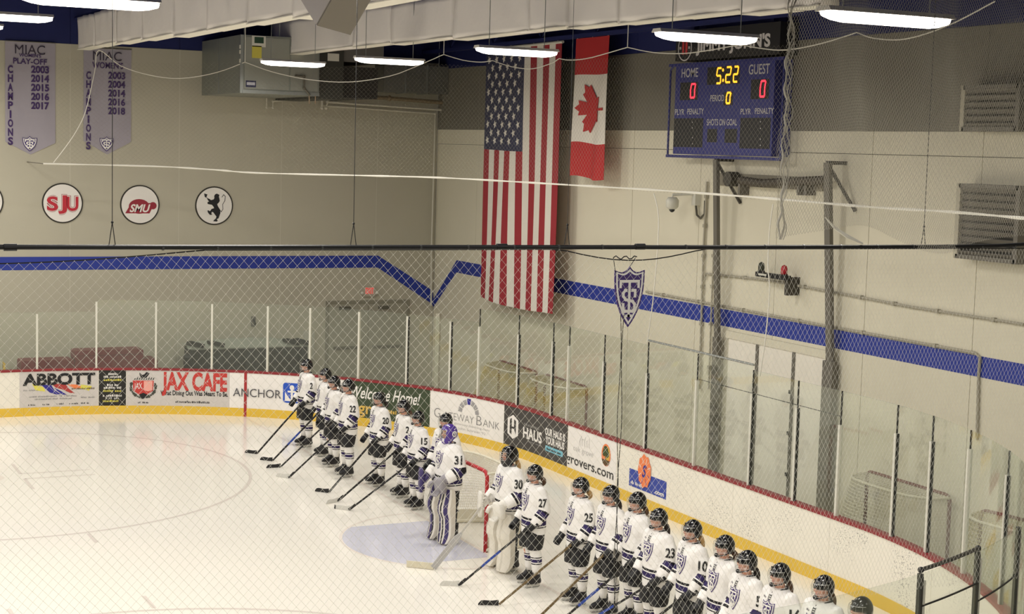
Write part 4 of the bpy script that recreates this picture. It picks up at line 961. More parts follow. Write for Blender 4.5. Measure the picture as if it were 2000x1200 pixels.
# louvred vents at the right of the end wall
for (a_, b_, c_, d_, lab) in ((1866, 368, 1990, 500, 'large grey louvred vent box on the end wall beside the door'), (1878, 168, 1990, 252, 'grey louvred vent high on the dark upper wall')):
    q0 = at(a_, d_, 1, YW-0.3); q1_ = at(c_, b_, 1, YW-0.3); t = thing('louvre_vent', ((q0.x+q1_.x)/2, YW, q0.z), lab, 'vent')
    lm = M('louvre_grey', (112, 108, 98), 0.6); dkm = M('vent_dark', (60, 58, 52), 0.8)
    MB().box((q0.x, YW-0.25, q0.z), (q1_.x, YW, q1_.z)).build('box', dkm, t)
    for xx in (q0.x, q1_.x): MB().box((xx-0.04, YW-0.31, q0.z-0.03), (xx+0.04, YW-0.01, q1_.z+0.03)).build('jamb', lm if xx > q0.x else M('vent_light_jamb', (186, 180, 160), 0.6), t)
    for zz in (q0.z, q1_.z): MB().box((q0.x, YW-0.31, zz-0.03), (q1_.x, YW-0.01, zz+0.03)).build('rail', lm, t)
    k = int((q1_.z-q0.z)/0.095)
    for i in range(k): zz = q0.z+(i+.5)*(q1_.z-q0.z)/k; MB().obox(((q0.x+q1_.x)/2, YW-0.28, zz), ((q1_.x-q0.x)/2-0.04, 0, 0), (0, 0.03, -0.03), (0, 0.005, 0.005)).build('slat', lm, t)
# loudspeaker hung tilted from the roof: a box with its grille facing down and outwards
spk1 = M('speaker_grey', (206, 200, 194), 0.6); spk2 = M('speaker_grille', (140, 134, 124), 0.8)
p0 = Vector((6.5626, -4.6970, 7.2089))                                   # lowest corner
sa = Vector((-0.2437, 0.9562, -0.1619)); sb_ = Vector((0.5565, 0.2743, 0.7842)); sc_ = Vector((-0.7936, -0.1034, 0.5996))
sa, sb_, sc_ = [v.normalized() for v in (sa, sb_, sc_)]
t = thing('loudspeaker', p0, 'grey loudspeaker box hung tilted from the roof', 'loudspeaker')
LA, LB_, LC = 0.21, 0.29, 0.27
MB().obox(p0+sa*LA+sb_*LB_+sc_*LC, sa*LA, sb_*LB_, sc_*LC).build('cabinet', spk1, t)
MB().obox(p0+sa*LA+sb_*LB_-sc_*0.012, sa*(LA-0.004), sb_*(LB_-0.004), sc_*0.012).build('grille', spk2, t)
top = p0+sa*LA+sb_*2*LB_+sc_*LC
for k_ in (-0.12, 0.12): MB().tube([top+sa*k_-sb_*0.02, Vector((top.x, top.y+k_, 9.6))], 0.008, 6).build('hanger', galv, t)
# ================================================================== NETTING, ROPES AND CABLES
netm = M('net_twine', (232, 230, 218), 0.8); netg = M('grey_net_twine', (196, 192, 178), 0.8)
def strand(V, F, a, b, r):
    t = (b-a); e = t.cross(Vector((1, 0.13, 0.07))); e.normalize(); g = e.cross(t).normalized(); o = len(V)
    for p in (a, b):
        for k in range(3): an = 2*PI*k/3; V.append(p+(e*math.cos(an)+g*math.sin(an))*r)
    for k in range(3): k2 = (k+1) % 3; F.append((o+k, o+k2, o+3+k2, o+3+k))
def knot(V, F, p, r):
    o = len(V); V += [p+Vector((r,0,0)), p+Vector((-r,0,0)), p+Vector((0,r,0)), p+Vector((0,-r,0)), p+Vector((0,0,r)), p+Vector((0,0,-r))]
    F += [(o,o+2,o+4),(o+2,o+1,o+4),(o+1,o+3,o+4),(o+3,o,o+4),(o+2,o,o+5),(o+1,o+2,o+5),(o+3,o+1,o+5),(o,o+3,o+5)]
def diamond_net(name, us, nv, pos, mat, r, kr, parent):
    """us: column stations; nv: half rows; pos(u, j) -> point"""
    V, F = [], []; G = {}
    for i, u in enumerate(us):
        for j in range(nv+1):
            if (i+j) % 2 == 0: G[i, j] = pos(u, j, i)
    for (i, j), p in G.items():
        for di in (-1, 1):
            q = G.get((i+di, j+1))
            if q is not None: strand(V, F, p, q, r)
        if kr: knot(V, F, p, kr)
    mb = MB(); mb.v = V; mb.f = F; mb.mi = [0]*len(F)
    o = mb.build(name, mat, parent); tag(o, kind='stuff'); return o
ZB = 5.39; XN = 13.0
# the side net under its black bar
t = thing('side_netting', (XN, -5, 2.8), 'white diamond safety net hanging under the black bar', 'net')
us = []; y = -9.7
while y < -0.2: us.append(y); y += 0.030 if y < -5.2 else max(0.0175, 0.030-0.0055*(y+5.2))
def ztop(y):
    sag = 0.02
    if y < -7.55: sag += 0.075*max(0, math.sin(PI*min(1, (-7.55-y)/2.6)))
    if -5.2 < y < -4.1: sag += 0.075*math.sin(PI*(y+5.2)/1.1)
    return ZB-sag
def npos(y, j, i):
    f = j/78.0; zt = ztop(y); z = zt-(zt-2.80)*f
    return Vector((XN+0.015*math.sin(y*2.1+f*3), y+0.012*math.sin(z*5+y*3), z))
diamond_net('mesh', us, 78, npos, netm, 0.00078, 0.0022, t)
MB().tube([(XN, y, ztop(y)) for y in us[::4]], 0.004, 5).build('top_cord', black_m, t)
# black bar with clamps
t = thing('net_bar', (XN, -5, ZB), 'long black pipe carrying the white diamond net', 'bar')
bar = [Vector((XN, -9.9, ZB+0.0)), Vector((XN, -7.0, ZB-0.004)), Vector((XN, -4.0, ZB-0.008)), Vector((XN, -2.1, ZB-0.006)), Vector((XN, -1.5, ZB)), Vector((XN, -0.8, ZB+0.03)), Vector((XN, 0.2, ZB+0.09))]
MB().tube(bar, 0.0150, 10).build('pipe', black_m, t)
for px in (20, 980, 1250):
    yy = at(px, 482, 0, XN).y; MB().tube([(XN, yy-0.035, ZB-0.003), (XN, yy+0.035, ZB-0.003)], 0.021, 10).build('coupling', black_m, t)
for k, y in enumerate(srange(-7.8, -1.0, 0.33)): MB().tube([(XN, y-0.006, ZB-0.006), (XN, y+0.006, ZB-0.006)], 0.0165, 8).build('cable_tie', M('tie_grey', (70, 70, 68), 0.5), t)
for px, lab in ((219, 'thin black cable holding the bar before the purple banner'), (690, 'thin black cable holding the bar below the loudspeaker'), (1803, 'thin black cable holding the bar behind the gathered net'), (1107, 'thin black cable between the striped flag and the maple leaf flag')):
    yy = at(px, 480, 0, XN).y; c = thing('hanging_cable', (XN, yy, ZB), lab, 'cable')
    MB().tube([(XN, yy, ZB+0.14), (XN, yy-0.01, 9.6)], 0.0024 if px != 1107 else 0.0015, 5).build('wire', black_m, c)
    for s in (-1, 1): MB().tube([(XN, yy+s*0.018, ZB+0.01), (XN, yy, ZB+0.14)], 0.0028, 5).build('bridle', black_m, c)
    MB().ell((XN, yy, ZB+0.14), 0.008, 0.008, 0.008, 8, 6).build('ring', black_m, c)
# gathered upper net on the right
t = thing('gathered_netting', (XN, -2.2, ZB), 'fine gathered safety net hanging in folds above the bar', 'net')
us = []; y = -3.47
while y < -0.3: us.append(y); y += 0.0088+0.0015*math.sin(y*9)
def gpos(y, j, i):
    f = j/128.0; z = 8.1+(ZB+0.05-8.1)*f; e = y+3.47
    lift = 0.0 if e > 0.45 else (0.45-e)*0.0
    return Vector((XN+0.05*math.sin(e*7+z*0.8), y+0.022*math.sin(z*4+e*5)*math.exp(-e*1.2)+0.012*math.sin(z*9+e*4)+0.003*math.sin(e*24), z+0.09*math.sin(e*3.1)-0.06*math.sin(e*6)*0.4))
diamond_net('mesh', us, 128, gpos, netg, 0.00105, 0, t)
MB().tube([(XN, -3.475+0.012*math.sin(k*1.1)+0.01*math.sin(k*0.37), 8.1-k*0.0325) for k in range(83)], [0.007+0.003*math.sin(k*0.9) for k in range(83)], 6).build('edge_rope', M('edge_rope_grey', (176, 172, 160), 0.8), t)
for q_ in range(3): MB().tube([(XN+0.01*q_, -3.455+0.022*math.sin(k*(0.5+0.13*q_)+q_*2)+0.012*math.sin(k*0.21+q_), 8.1-k*0.0325) for k in range(83)], 0.0035, 5).build('bunched_strand', MATS['edge_rope_grey'], t)
MB().tube([at(1612, 425, 0, XN), at(1630, 445, 0, XN), at(1655, 462, 0, XN), at(1685, 476, 0, XN)], [0.004, 0.010, 0.014, 0.006], 6).build('gathered_hem', rope_w, t)
# plaque with the shield emblem
q = at(1228, 580, 0, 12.97); t = thing('shield_plaque', (12.97, q.y, q.z-0.21), 'purple and white shield plaque tied under the black bar', 'plaque')
hfn = lambda u, v, d: Vector((12.97+d, u, v))
D = Deco(t, hfn); D.lv = 0.004
MB().prism([(q.y+a, q.z+b) for a, b in shield_poly(0.115, 0.205, -0.205)], -0.004, 0.003, hfn).build('board', purple, t)
emblem(D, q.y, q.z, 0.115, 0.205, 0.0); D.flush('emblem')
for du, dz, py in ((-0.105, 0.15, -0.14), (0.0, 0.20, 0.03)): MB().tube([(12.97, q.y+du, q.z+dz), (12.99, q.y+py, q.z+0.265)], 0.0025, 5).build('cord', black_m, t)
MB().tube([(12.99, q.y-0.14+0.02*k, q.z+0.265+0.012*math.sin(k*1.7)) for k in range(10)], 0.004, 5).build('knotted_cord', black_m, t)
c = thing('pull_cords', (12.97, q.y, 2.8), 'pair of thin black cords hanging below the shield plaque', 'cord')
for off, sw in ((-0.06, 0.018), (-0.035, -0.018)):
    MB().tube([(12.975, q.y+off*(1-k/24)-0.03*(k/24)+sw*math.sin(k*0.55)*0.5, q.z-0.12-k*0.084) for k in range(25)], 0.0028, 5).build('strand', M('cord_grey', (60, 58, 52), 0.6), c)
MB().tube([(12.975, q.y-0.045, 3.33), (12.975, q.y-0.045, 3.27)], [0.006, 0.012], 6).build('toggle', steel_grey, c)

# perimeter cable, scalloped rope and thin net above the end glass
def smooth(P, n=6):
    out = []
    for i in range(len(P)-1):
        p0, p1, p2, p3 = P[max(0, i-1)], P[i], P[i+1], P[min(len(P)-1, i+2)]
        for k in range(n):
            t_ = k/n; out.append(tuple(0.5*((2*b)+(-a+c_)*t_+(2*a-5*b+4*c_-d_)*t_*t_+(-a+3*b-3*c_+d_)*t_**3) for a, b, c_, d_ in zip(p0, p1, p2, p3)))
    return out+[P[-1]]
def over(px, py, out=0.06):
    s, z = bs(px, py); p = board_pt(s, out); return Vector((p.x, p.y, z))
cab = [over(*q) for q in smooth([(85,320),(300,325),(420,332),(500,338),(700,343),(850,347),(1000,355),(1150,364),(1300,373),(1500,388),(1700,405),(1850,414),(2010,428)], 4)]
t = thing('perimeter_cable', cab[20], 'thick white wrapped cable strung above the end glass', 'cable')
MB().tube(cab, [0.018+0.006*math.sin(i*2.3) for i in range(len(cab))], 6).build('cable', rope_w, t)
MB().tube([cab[0], Vector((XF+0.005, cab[0].y-0.02, cab[0].z+0.0))], 0.01, 6).build('wall_end', steel_grey, t)
sw = smooth([(105,318),(128,288),(150,255),(168,215),(185,140),(193,98),(235,128),(290,146),(350,153),(420,142),(477,121)], 4)
sw += smooth([(477,121),(530,140),(600,155),(680,160),(760,148),(820,125),(863,106)], 4) + smooth([(863,106),(900,117),(935,121),(958,118)], 4) + smooth([(958,118),(995,130),(1035,134),(1070,124),(1087,114)], 4)
sw += smooth([(1087,114),(1110,117),(1150,112),(1220,92)], 4) + smooth([(1220,92),(1270,102),(1330,104),(1390,96),(1440,86)], 4) + smooth([(1440,86),(1480,94),(1530,97),(1600,84),(1667,63)], 4) + smooth([(1667,63),(1700,74),(1750,77),(1800,66),(1860,42),(1935,2)], 4)
t = thing('scalloped_rope', over(863, 106), 'thin white rope hanging in scallops under the draped beam', 'rope')
MB().tube([over(*q) for q in sw], 0.009, 5).build('rope', rope_w, t)
for px, py in ((477,121),(863,106),(1220,92)):
    p = over(px, py); MB().tube([p, p+Vector((0, 0, 1.2))], 0.009, 5).build('hook_line', rope_w, t)
for P, lab in (([(1277,378),(1286,420),(1284,490),(1275,590),(1264,668)], 'white cord dropping beside the shield plaque to the end glass'), ([(1510,398),(1503,450),(1500,520),(1503,570),(1495,660),(1484,735)], 'white cord dropping past the goal lamps to the end glass')):
    Q = [at(a, b, 1, YE+0.06) for a, b in smooth(P, 4)]; t = thing('drop_cord', Q[-1], lab, 'cord'); MB().tube(Q, 0.010, 5).build('cord', rope_w, t)
s0, s1 = bs(110, 300)[0], bs(2010, 300)[0]
t = thing('end_netting', board_pt((s0+s1)/2, 0.06, 5.3), 'very thin safety net between scalloped rope and white cable', 'net')
us = srange(s0, s1, 0.055)
def epos(s, j, i):
    p = board_pt(s, 0.06); f = j/48.0; return Vector((p.x, p.y, 5.36+(7.72-5.36)*f-0.08*abs(math.sin(s*0.7))*f))
diamond_net('mesh', us, 48, epos, M('thin_net_twine', (150, 146, 132), 0.8), 0.0011, 0, t)

# ================================================================== GOALS
goal_red = M('goal_red', (178, 36, 42), 0.4); goal_white = M('goal_white_pad', (218, 212, 190), 0.6, noise=(6, 0.05)); goal_net = M('goal_net_white', (226, 220, 200), 0.8); goal_net2 = M('goal_net_yellowed', (196, 184, 140), 0.8)
old_red = M('faded_red', (112, 58, 48), 0.5)
def goal_meshes(nm, red, white, net, r, skirt):
    G = 1.22; Hw = 0.945; out = []
    mb = MB(); c = 0.10
    pts = [(-Hw, 0, 0), (-Hw, 0, G-c)] + [(-Hw+c*(1-math.cos(a)), 0, G-c+c*math.sin(a)) for a in (PI/8, PI/4, 3*PI/8, PI/2)] + [(Hw-c, 0, G)] + [(Hw-c+c*math.sin(a), 0, G-c+c*math.cos(a)) for a in (PI/8, PI/4, 3*PI/8, PI/2)] + [(Hw, 0, 0)]
    mb.tube(pts, 0.03, 10); out.append(('goal_frame', mb.mesh(nm+'_frame', red, smooth=True), None))
    def plan(th, z):
        f = z/1.18; dep = 1.10*(1-f)+0.55*f; c_, s_ = math.cos(th), math.sin(th)
        return Vector((-Hw*math.copysign(abs(c_)**0.55, c_), dep*abs(s_)**0.8, z))
    n = 40
    mb = MB(); mb.tube([plan(PI*k/n, 0.04) for k in range(n+1)], 0.035, 8); out.append(('base_frame', mb.mesh(nm+'_base', white, smooth=True), None))
    mb = MB(); mb.tube([plan(PI*k/n, 1.19) for k in range(n+1)], 0.022, 8); out.append(('top_bar', mb.mesh(nm+'_top', white, smooth=True), None))
    if skirt:
        mb = MB(); vs = []; fs = []
        for k in range(n+1):
            for z in (0.03, 0.22): p = plan(PI*k/n, z); vs += [p*0.985+Vector((0,0,z*0.015)), p]
        for k in range(n):
            a = 4*k; b = a+4; fs += [(a, b, b+2, a+2), (a+1, a+3, b+3, b+1), (a+2, b+2, b+3, a+3)]
        mb.add(vs, fs); out.append(('skirt', mb.mesh(nm+'_skirt', white), None))
    V, F = [], []; nz = 26; nh = 84; P = [[plan(PI*(k+0.5)/nh, 0.05+1.13*j/nz) for j in range(nz+1)] for k in range(nh)]
    for k in range(nh):
        for j in range(nz):
            strand(V, F, P[k][j], P[k][j+1], r)
            if k < nh-1: strand(V, F, P[k][j], P[k+1][j], r)
    for k in range(36):                                          # top of the net
        x = -Hw+0.02+(2*Hw-0.04)*k/35; th = math.acos(max(-1, min(1, -math.copysign(abs(x/Hw)**(1/0.55), x)))); e = plan(th, 1.19)
        for j in range(8):
            a = Vector((x, 0, G)).lerp(Vector((x, e.y, 1.19)), j/8); b = Vector((x, 0, G)).lerp(Vector((x, e.y, 1.19)), (j+1)/8); strand(V, F, a, b, r)
    for j in range(1, 8):
        yy = 0.55*j/8; xm = Hw*(1-(j/8)**3*0.35)
        for k in range(12): strand(V, F, Vector((-xm+2*xm*k/12, yy, 1.215-0.02*j/8)), Vector((-xm+2*xm*(k+1)/12, yy, 1.215-0.02*j/8)), r)
    mb = MB(); mb.v = V; mb.f = F; mb.mi = [0]*len(F); out.append(('netting', mb.mesh(nm+'_net', net), 'stuff'))
    return out
def place_goal(meshes, loc, rz, label, group=None):
    t = thing('hockey_goal', loc, label, 'goal', group); t.rotation_euler.z = rz
    for n_, me, kd in meshes:
        o = link_mesh(n_, me, t)
        if kd: tag(o, kind=kd)
    return t
place_goal(goal_meshes('goal', goal_red, goal_white, goal_net, 0.0032, True), (0, 0, 0), 0, 'red hockey goal with white net standing on the goal line')
sp1 = goal_meshes('spare_goal', old_red, goal_white, goal_net, 0.0045, False); sp2 = goal_meshes('old_goal', old_red, goal_white, goal_net2, 0.0045, False)
place_goal(sp2, (-9.65, 5.66, -0.02), PI, 'spare goal with yellowed net stored nearest the room corner', 'spare goals behind the end glass')
place_goal(sp2, (-7.35, 5.66, -0.02), PI, 'spare goal with yellowed net stored behind the charcoal advertisement', 'spare goals behind the end glass')
place_goal(sp1, (3.55, 5.72, -0.02), PI, 'spare white goal stored right of the overhead door', 'spare goals behind the end glass')
place_goal(sp2, (6.30, 5.66, -0.02), PI+0.15, 'spare yellowed goal stored beyond the spare white goal', 'spare goals behind the end glass')
# ================================================================== PLAYERS
def remesh(mb, voxel, smooth=6, name='tmp'):
    me = mb.mesh(name, M('skin_fair', (206, 150, 124), 0.55)); ob = bpy.data.objects.new(name, me); COL.objects.link(ob)
    m = ob.modifiers.new('r', 'REMESH'); m.mode = 'VOXEL'; m.voxel_size = voxel; m.use_smooth_shade = True
    if smooth: s = ob.modifiers.new('s', 'SMOOTH'); s.iterations = smooth; s.factor = 0.5
    dg = bpy.context.evaluated_depsgraph_get(); out = bpy.data.meshes.new_from_object(ob.evaluated_get(dg)); out.name = name
    bpy.data.objects.remove(ob); bpy.data.meshes.remove(me)
    out.materials.clear(); out.polygons.foreach_set('use_smooth', [True]*len(out.polygons))
    return out
def seg_len(P): return [0]+[sum((P[k+1]-P[k]).length for k in range(i+1)) for i in range(len(P)-1)]
def near_on(P, q):
    best = (9, 0); L = seg_len(P)
    for i in range(len(P)-1):
        d = P[i+1]-P[i]; t = max(0, min(1, (q-P[i]).dot(d)/d.length_squared)); dist = (P[i]+d*t-q).length
        if dist < best[0]: best = (dist, L[i]+t*d.length)
    return best
def stripe_mat(name, bands, base=(236, 233, 228), rough=0.75):
    """cloth striped along the stored coordinate 'along' (0..4): bands = (from, to, colour)"""
    m = bpy.data.materials.new(name); m.use_nodes = True; nt = m.node_tree; b = nt.nodes['Principled BSDF']; b.inputs['Roughness'].default_value = rough; b.inputs['Specular IOR Level'].default_value = 0.2
    at_ = nt.nodes.new('ShaderNodeAttribute'); at_.attribute_name = 'along'
    dv = nt.nodes.new('ShaderNodeMath'); dv.operation = 'DIVIDE'; dv.inputs[1].default_value = 4.0; nt.links.new(at_.outputs['Fac'], dv.inputs[0])
    rp = nt.nodes.new('ShaderNodeValToRGB'); rp.color_ramp.interpolation = 'CONSTANT'; nt.links.new(dv.outputs[0], rp.inputs['Fac'])
    c = lambda q: tuple(lin(v) for v in q)+(1,)
    rp.color_ramp.elements[0].position = 0.0; rp.color_ramp.elements[0].color = c(base); rp.color_ramp.elements.remove(rp.color_ramp.elements[1])
    for a, z, col in sorted(bands):
        e = rp.color_ramp.elements.new(a/4.0); e.color = c(col); e = rp.color_ramp.elements.new(z/4.0); e.color = c(base)
    nt.links.new(rp.outputs['Color'], b.inputs['Base Color'])
    tc = nt.nodes.new('ShaderNodeTexCoord'); n = nt.nodes.new('ShaderNodeTexNoise'); n.inputs['Scale'].default_value = 9; n.inputs['Detail'].default_value = 3; nt.links.new(tc.outputs['Object'], n.inputs['Vector'])
    bp = nt.nodes.new('ShaderNodeBump'); bp.inputs['Strength'].default_value = 0.6; bp.inputs['Distance'].default_value = 0.05; nt.links.new(n.outputs['Fac'], bp.inputs['Height']); nt.links.new(bp.outputs['Normal'], b.inputs['Normal'])
    return m
BK, PU = (34, 32, 36), (50, 41, 86)
jersey_m = stripe_mat('white_striped_jersey', [(0.865,0.890,BK),(0.903,0.965,PU),(0.978,1.003,BK),(2.275,2.298,BK),(2.312,2.372,PU),(2.386,2.409,BK)])
sock_m = stripe_mat('white_striped_sock', [(0.335,0.352,BK),(0.365,0.415,PU),(0.428,0.445,BK)])
gear_black = M('black_gear', (26, 26, 28), 0.55, bump=(14, 0.3, 0.02)); helmet_m = M('black_helmet', (14, 14, 16), 0.2, spec=0.4, coat=0.25)
skin = MATS.get('skin_fair') or M('skin_fair', (206, 150, 124), 0.55); lips = M('lips', (164, 90, 84), 0.5); eye_d = M('eye_dark', (48, 36, 32), 0.4); eye_w = M('eye_white', (226, 218, 208), 0.4)
hairs = {'blonde': M('blonde_hair', (176, 142, 92), 0.6, bump=(40, 0.5, 0.01)), 'brown': M('brown_hair', (84, 60, 42), 0.6, bump=(40, 0.5, 0.01)), 'dark': M('dark_hair', (44, 36, 32), 0.6, bump=(40, 0.5, 0.01))}
brow = {k: v for k, v in hairs.items()}
wire_m = M('cage_wire', (190, 188, 184), 0.35, metal=0.5); visor_rim = M('visor_rim', (206, 206, 202), 0.3)
boot_w = M('skate_holder_white', (206, 204, 196), 0.4); blade_m = M('skate_steel', (170, 172, 172), 0.25, metal=0.9); boot_b = M('black_boot', (32, 31, 33), 0.4, bump=(18, 0.3, 0.02))
visor_m = glass_mat('clear_visor', (0.99, 0.99, 0.99), 0.006)
V3 = Vector
# joints of the standing skater; faces -y, left is +x
POSE = dict(shL=V3((.185,.01,1.405)), elL=V3((.245,.05,1.135)), wrL=V3((.235,-.10,.945)), haL=V3((.20,-.17,.875)),
            shR=V3((-.185,.01,1.405)), elR=V3((-.245,.02,1.13)), wrR=V3((-.235,-.13,.945)), haR=V3((-.215,-.20,.86)))
def body_mesh(P, feet=0.125):
    mb = MB()
    # head and face
    mb.ell((0,-.005,1.635), .076, .096, .112, 20, 14); mb.ell((0,-.03,1.575), .058, .068, .062, 16, 10); mb.ell((0,-.085,1.545), .026, .022, .022, 10, 8)
    mb.tube([(0,-.098,1.652),(0,-.112,1.622),(0,-.116,1.606)], [.011,.014,.018], 8); mb.ell((0,-.092,1.573), .026, .014, .014, 10, 6)
    for s in (-1, 1):
        mb.ell((s*.043,-.072,1.605), .026, .026, .026, 10, 8); mb.ell((s*.078,.012,1.622), .012, .022, .034, 8, 8); mb.ell((s*.031,-.086,1.668), .026, .016, .013, 8, 6)
    mb.tube([(0,.012,1.44),(0,.005,1.50),(0,-.002,1.57)], [.064,.055,.054], 14)
    # trunk and limbs
    mb.rings([(0,0,.84,.150,.100),(0,0,.92,.165,.110),(0,0,1.06,.135,.095),(0,0,1.20,.150,.105),(0,0,1.34,.175,.105),(0,.005,1.42,.140,.085),(0,.01,1.47,.070,.065)], 20)
    for s, q in ((1, 'L'), (-1, 'R')):
        a, b, c, d = P['sh'+q], P['el'+q], P['wr'+q], P['ha'+q]
        mb.tube([a+V3((-s*.05,0,.01)), a, a.lerp(b,.5), b, b.lerp(c,.4), c], [.055,.055,.047,.040,.038,.028], 12)
        h = (d-c).normalized(); mb.tube([c, d-h*.01, d], [.026,.022,.016], 10)
        for k in range(4): o = V3((s*.0,(-.024+.016*k),0)); mb.tube([d-h*.015+o*.6, d+h*.006+o*.6, d+h*.016+o*.6+V3((-s*.004,0,0))], [.0075,.007,.006], 6)
        mb.tube([d-h*.015, d+V3((-s*.006,-.016,0))], [.009,.007], 6)
        hip = V3((s*.085,0,.88)); kn = V3((s*feet*.95,-.04,.52)); an = V3((s*feet,.01,.15))
        mb.tube([hip, hip.lerp(kn,.5), kn, kn.lerp(an,.35)+V3((0,.012,0)), an], [.088,.074,.050,.044,.034], 12)
        mb.tube([an+V3((0,.03,-.05)), an+V3((0,-.04,-.058)), an+V3((0,-.11,-.068))], [.026,.026,.016], 10)
    return mb
def paint_face(me, hair):
    for m in (skin, lips, eye_d, eye_w, hair): me.materials.append(m)
    for p in me.polygons:
        c = p.center; x, y, z = abs(c.x), c.y, c.z
        if z > 1.5 and y < -.05:
            if x < .026 and abs(z-1.573) < .008 and y < -.088: p.material_index = 1
            elif math.hypot((x-.031)/.017, (z-1.640)/.0085) < 1: p.material_index = 2 if math.hypot((x-.031)/.008, (z-1.640)/.0085) < 1 else 3
            elif abs(x-.031) < .022 and abs(z-1.664) < .006: p.material_index = 4
        if z > 1.66 and y > -.055+.3*(1.72-z): p.material_index = 4
        if z > 1.575 and y > .035: p.material_index = 4
def jersey_mesh(P, wide=1.0, hem=.765):
    mb = MB()
    mb.rings([(0,.005,hem,.205*wide,.160*wide,2.3),(0,.005,hem+.10,.208*wide,.163*wide,2.3),(0,.005,1.05,.203*wide,.160*wide,2.3),(0,0,1.20,.205*wide,.158*wide,2.2),(0,0,1.33,.222*wide,.150*wide,2.2),(0,.005,1.41,.205*wide,.128*wide,2.1),(0,.01,1.465,.130,.098),(0,.01,1.495,.078,.080)], 28)
    arms = {}
    for s, q in ((1, 'L'), (-1, 'R')):
        a, b, c, d = P['sh'+q], P['el'+q], P['wr'+q], P['ha'+q]; a2 = a+V3((-s*.02,0,-.005)); e = c.lerp(d, .15)
        mb.tube([a2+V3((-s*.06,0,.0)), a2, a.lerp(b,.5)+V3((s*.01,0,0)), b, b.lerp(c,.5), e], [.085*wide,.098*wide,.094*wide,.090*wide,.084*wide,.070*wide], 16)
        arms[q] = [a, b, e]
    me = remesh(mb, .0125, 5, 'jersey'); me.materials.append(jersey_m)
    at_ = me.attributes.new('along', 'FLOAT', 'POINT'); vals = []
    for v in me.vertices:
        best = None
        for q, P_ in arms.items():
            dist, t = near_on(P_, v.co)
            if best is None or dist < best[0]: best = (dist, t)
        tor = math.hypot(v.co.x/(.212*wide), (v.co.y-.005)/(.165*wide))
        vals.append(2+best[1] if (best[0] < .118*wide and tor > 1.04) else v.co.z)
    at_.data.foreach_set('value', vals)
    return me
def draped(parent, name, layers, me_target, axis, sign, off, turn=0.0):
    """layers: list of (MB with plane coords and layer depth stored in the axis slot, material)"""
    RZ = Matrix.Rotation(turn, 3, 'Z'); RI = RZ.inverted(); bm = bmesh.new(); bm.from_mesh(me_target); bmesh.ops.rotate(bm, verts=bm.verts, matrix=RZ); tree = BVHTree.FromBMesh(bm); bm.free(); out = []
    for mb, mat in layers:
        if not mb.v: continue
        tmp = mb.mesh('print', mat); b2 = bmesh.new(); b2.from_mesh(tmp)
        for _ in range(4):
            long = [e for e in b2.edges if e.calc_length() > .022]
            if not long: break
            bmesh.ops.subdivide_edges(b2, edges=long, cuts=1); bmesh.ops.triangulate(b2, faces=b2.faces)
        for v in b2.verts:
            lay = v.co[axis]; o = v.co.copy(); o[axis] = sign*2.0; d = V3((0,0,0)); d[axis] = -sign; h = tree.ray_cast(o, d)
            v.co[axis] = (h[0][axis] if h[0] is not None else 0)+sign*(off+lay); v.co = RI @ v.co
        b2.to_mesh(tmp); b2.free(); out.append((name, tmp))
    return out
class Flat:
    def __init__(s, fn): s.m = {}; s.fn = fn; s.lv = 0.0; s.piece = None
    mb = Deco.mb; txt = Deco.txt; poly = Deco.poly; strokes = Deco.strokes
    def layers(s): return list(s.m.values())
def pants_mesh(feet=.125, wide=1.0):
    mb = MB(); mb.rings([(0,0,.74,.185*wide,.150,2.4),(0,0,.86,.190*wide,.155,2.4),(0,0,.98,.165,.130)], 22)
    for s in (-1, 1): mb.rings([(s*feet*.93,-.035,.555,.098,.112,2.5),(s*feet*.92,-.03,.60,.106,.120,2.5),(s*.105,-.015,.72,.108,.132,2.4),(s*.095,0,.84,.10,.13,2.2)], 18)
    me = remesh(mb, .013, 4, 'pants'); me.materials.append(gear_black); return me
def sock_mesh():
    mb = MB(); zs = [.20,.26,.335,.352,.365,.415,.428,.445,.50,.56,.62]; rx = [.052,.060,.072,.073,.074,.077,.078,.079,.080,.078,.074]; cy = [.012,.012,.012,.012,.012,.008,.006,.004,-.008,-.03,-.04]
    mb.rings([(0, c, z, r, r*1.08) for z, r, c in zip(zs, rx, cy)], 18); me = mb.mesh('sock', sock_m, smooth=True)
    a = me.attributes.new('along', 'FLOAT', 'POINT'); a.data.foreach_set('value', [v.co.z+0.0008 for v in me.vertices]); return me
def skate_meshes():
    mb = MB(); mb.rings([(0,-.045,.062,.040,.140,2.6),(0,-.045,.095,.045,.145,2.6),(0,-.035,.125,.044,.125,2.4),(0,.0,.155,.043,.085,2.2),(0,.018,.20,.046,.064),(0,.018,.25,.054,.068),(0,.02,.275,.050,.062)], 20)
    boot = mb.mesh('boot', boot_b, smooth=True)
    mb = MB(); mb.box((-.012,-.165,.022), (.012,.075,.036))
    for y0, y1 in ((-.14,-.06), (.0,.07)): mb.add([(-.032,y0,.064),(.032,y0,.064),(.032,y1,.064),(-.032,y1,.064),(-.012,y0+.015,.034),(.012,y0+.015,.034),(.012,y1-.015,.034),(-.012,y1-.015,.034)], [(0,1,2,3),(4,7,6,5),(0,4,5,1),(1,5,6,2),(2,6,7,3),(3,7,4,0)])
    hold = mb.mesh('holder', boot_w)
    mb = MB(); mb.prism([(-.172,.024),(-.168,.010),(-.14,0.0),(.06,0.0),(.082,.012),(.085,.024)], -.003, .003, lambda u, v, d: V3((d, u, v))); bl = mb.mesh('blade', blade_m)
    mb = MB()
    for k in range(6): mb.tube([(-.022,-.115+.022*k,.128+.016*k),(.022,-.105+.022*k,.132+.016*k)], .005, 5)
    lace = mb.mesh('lace', boot_w)
    return boot, hold, bl, lace
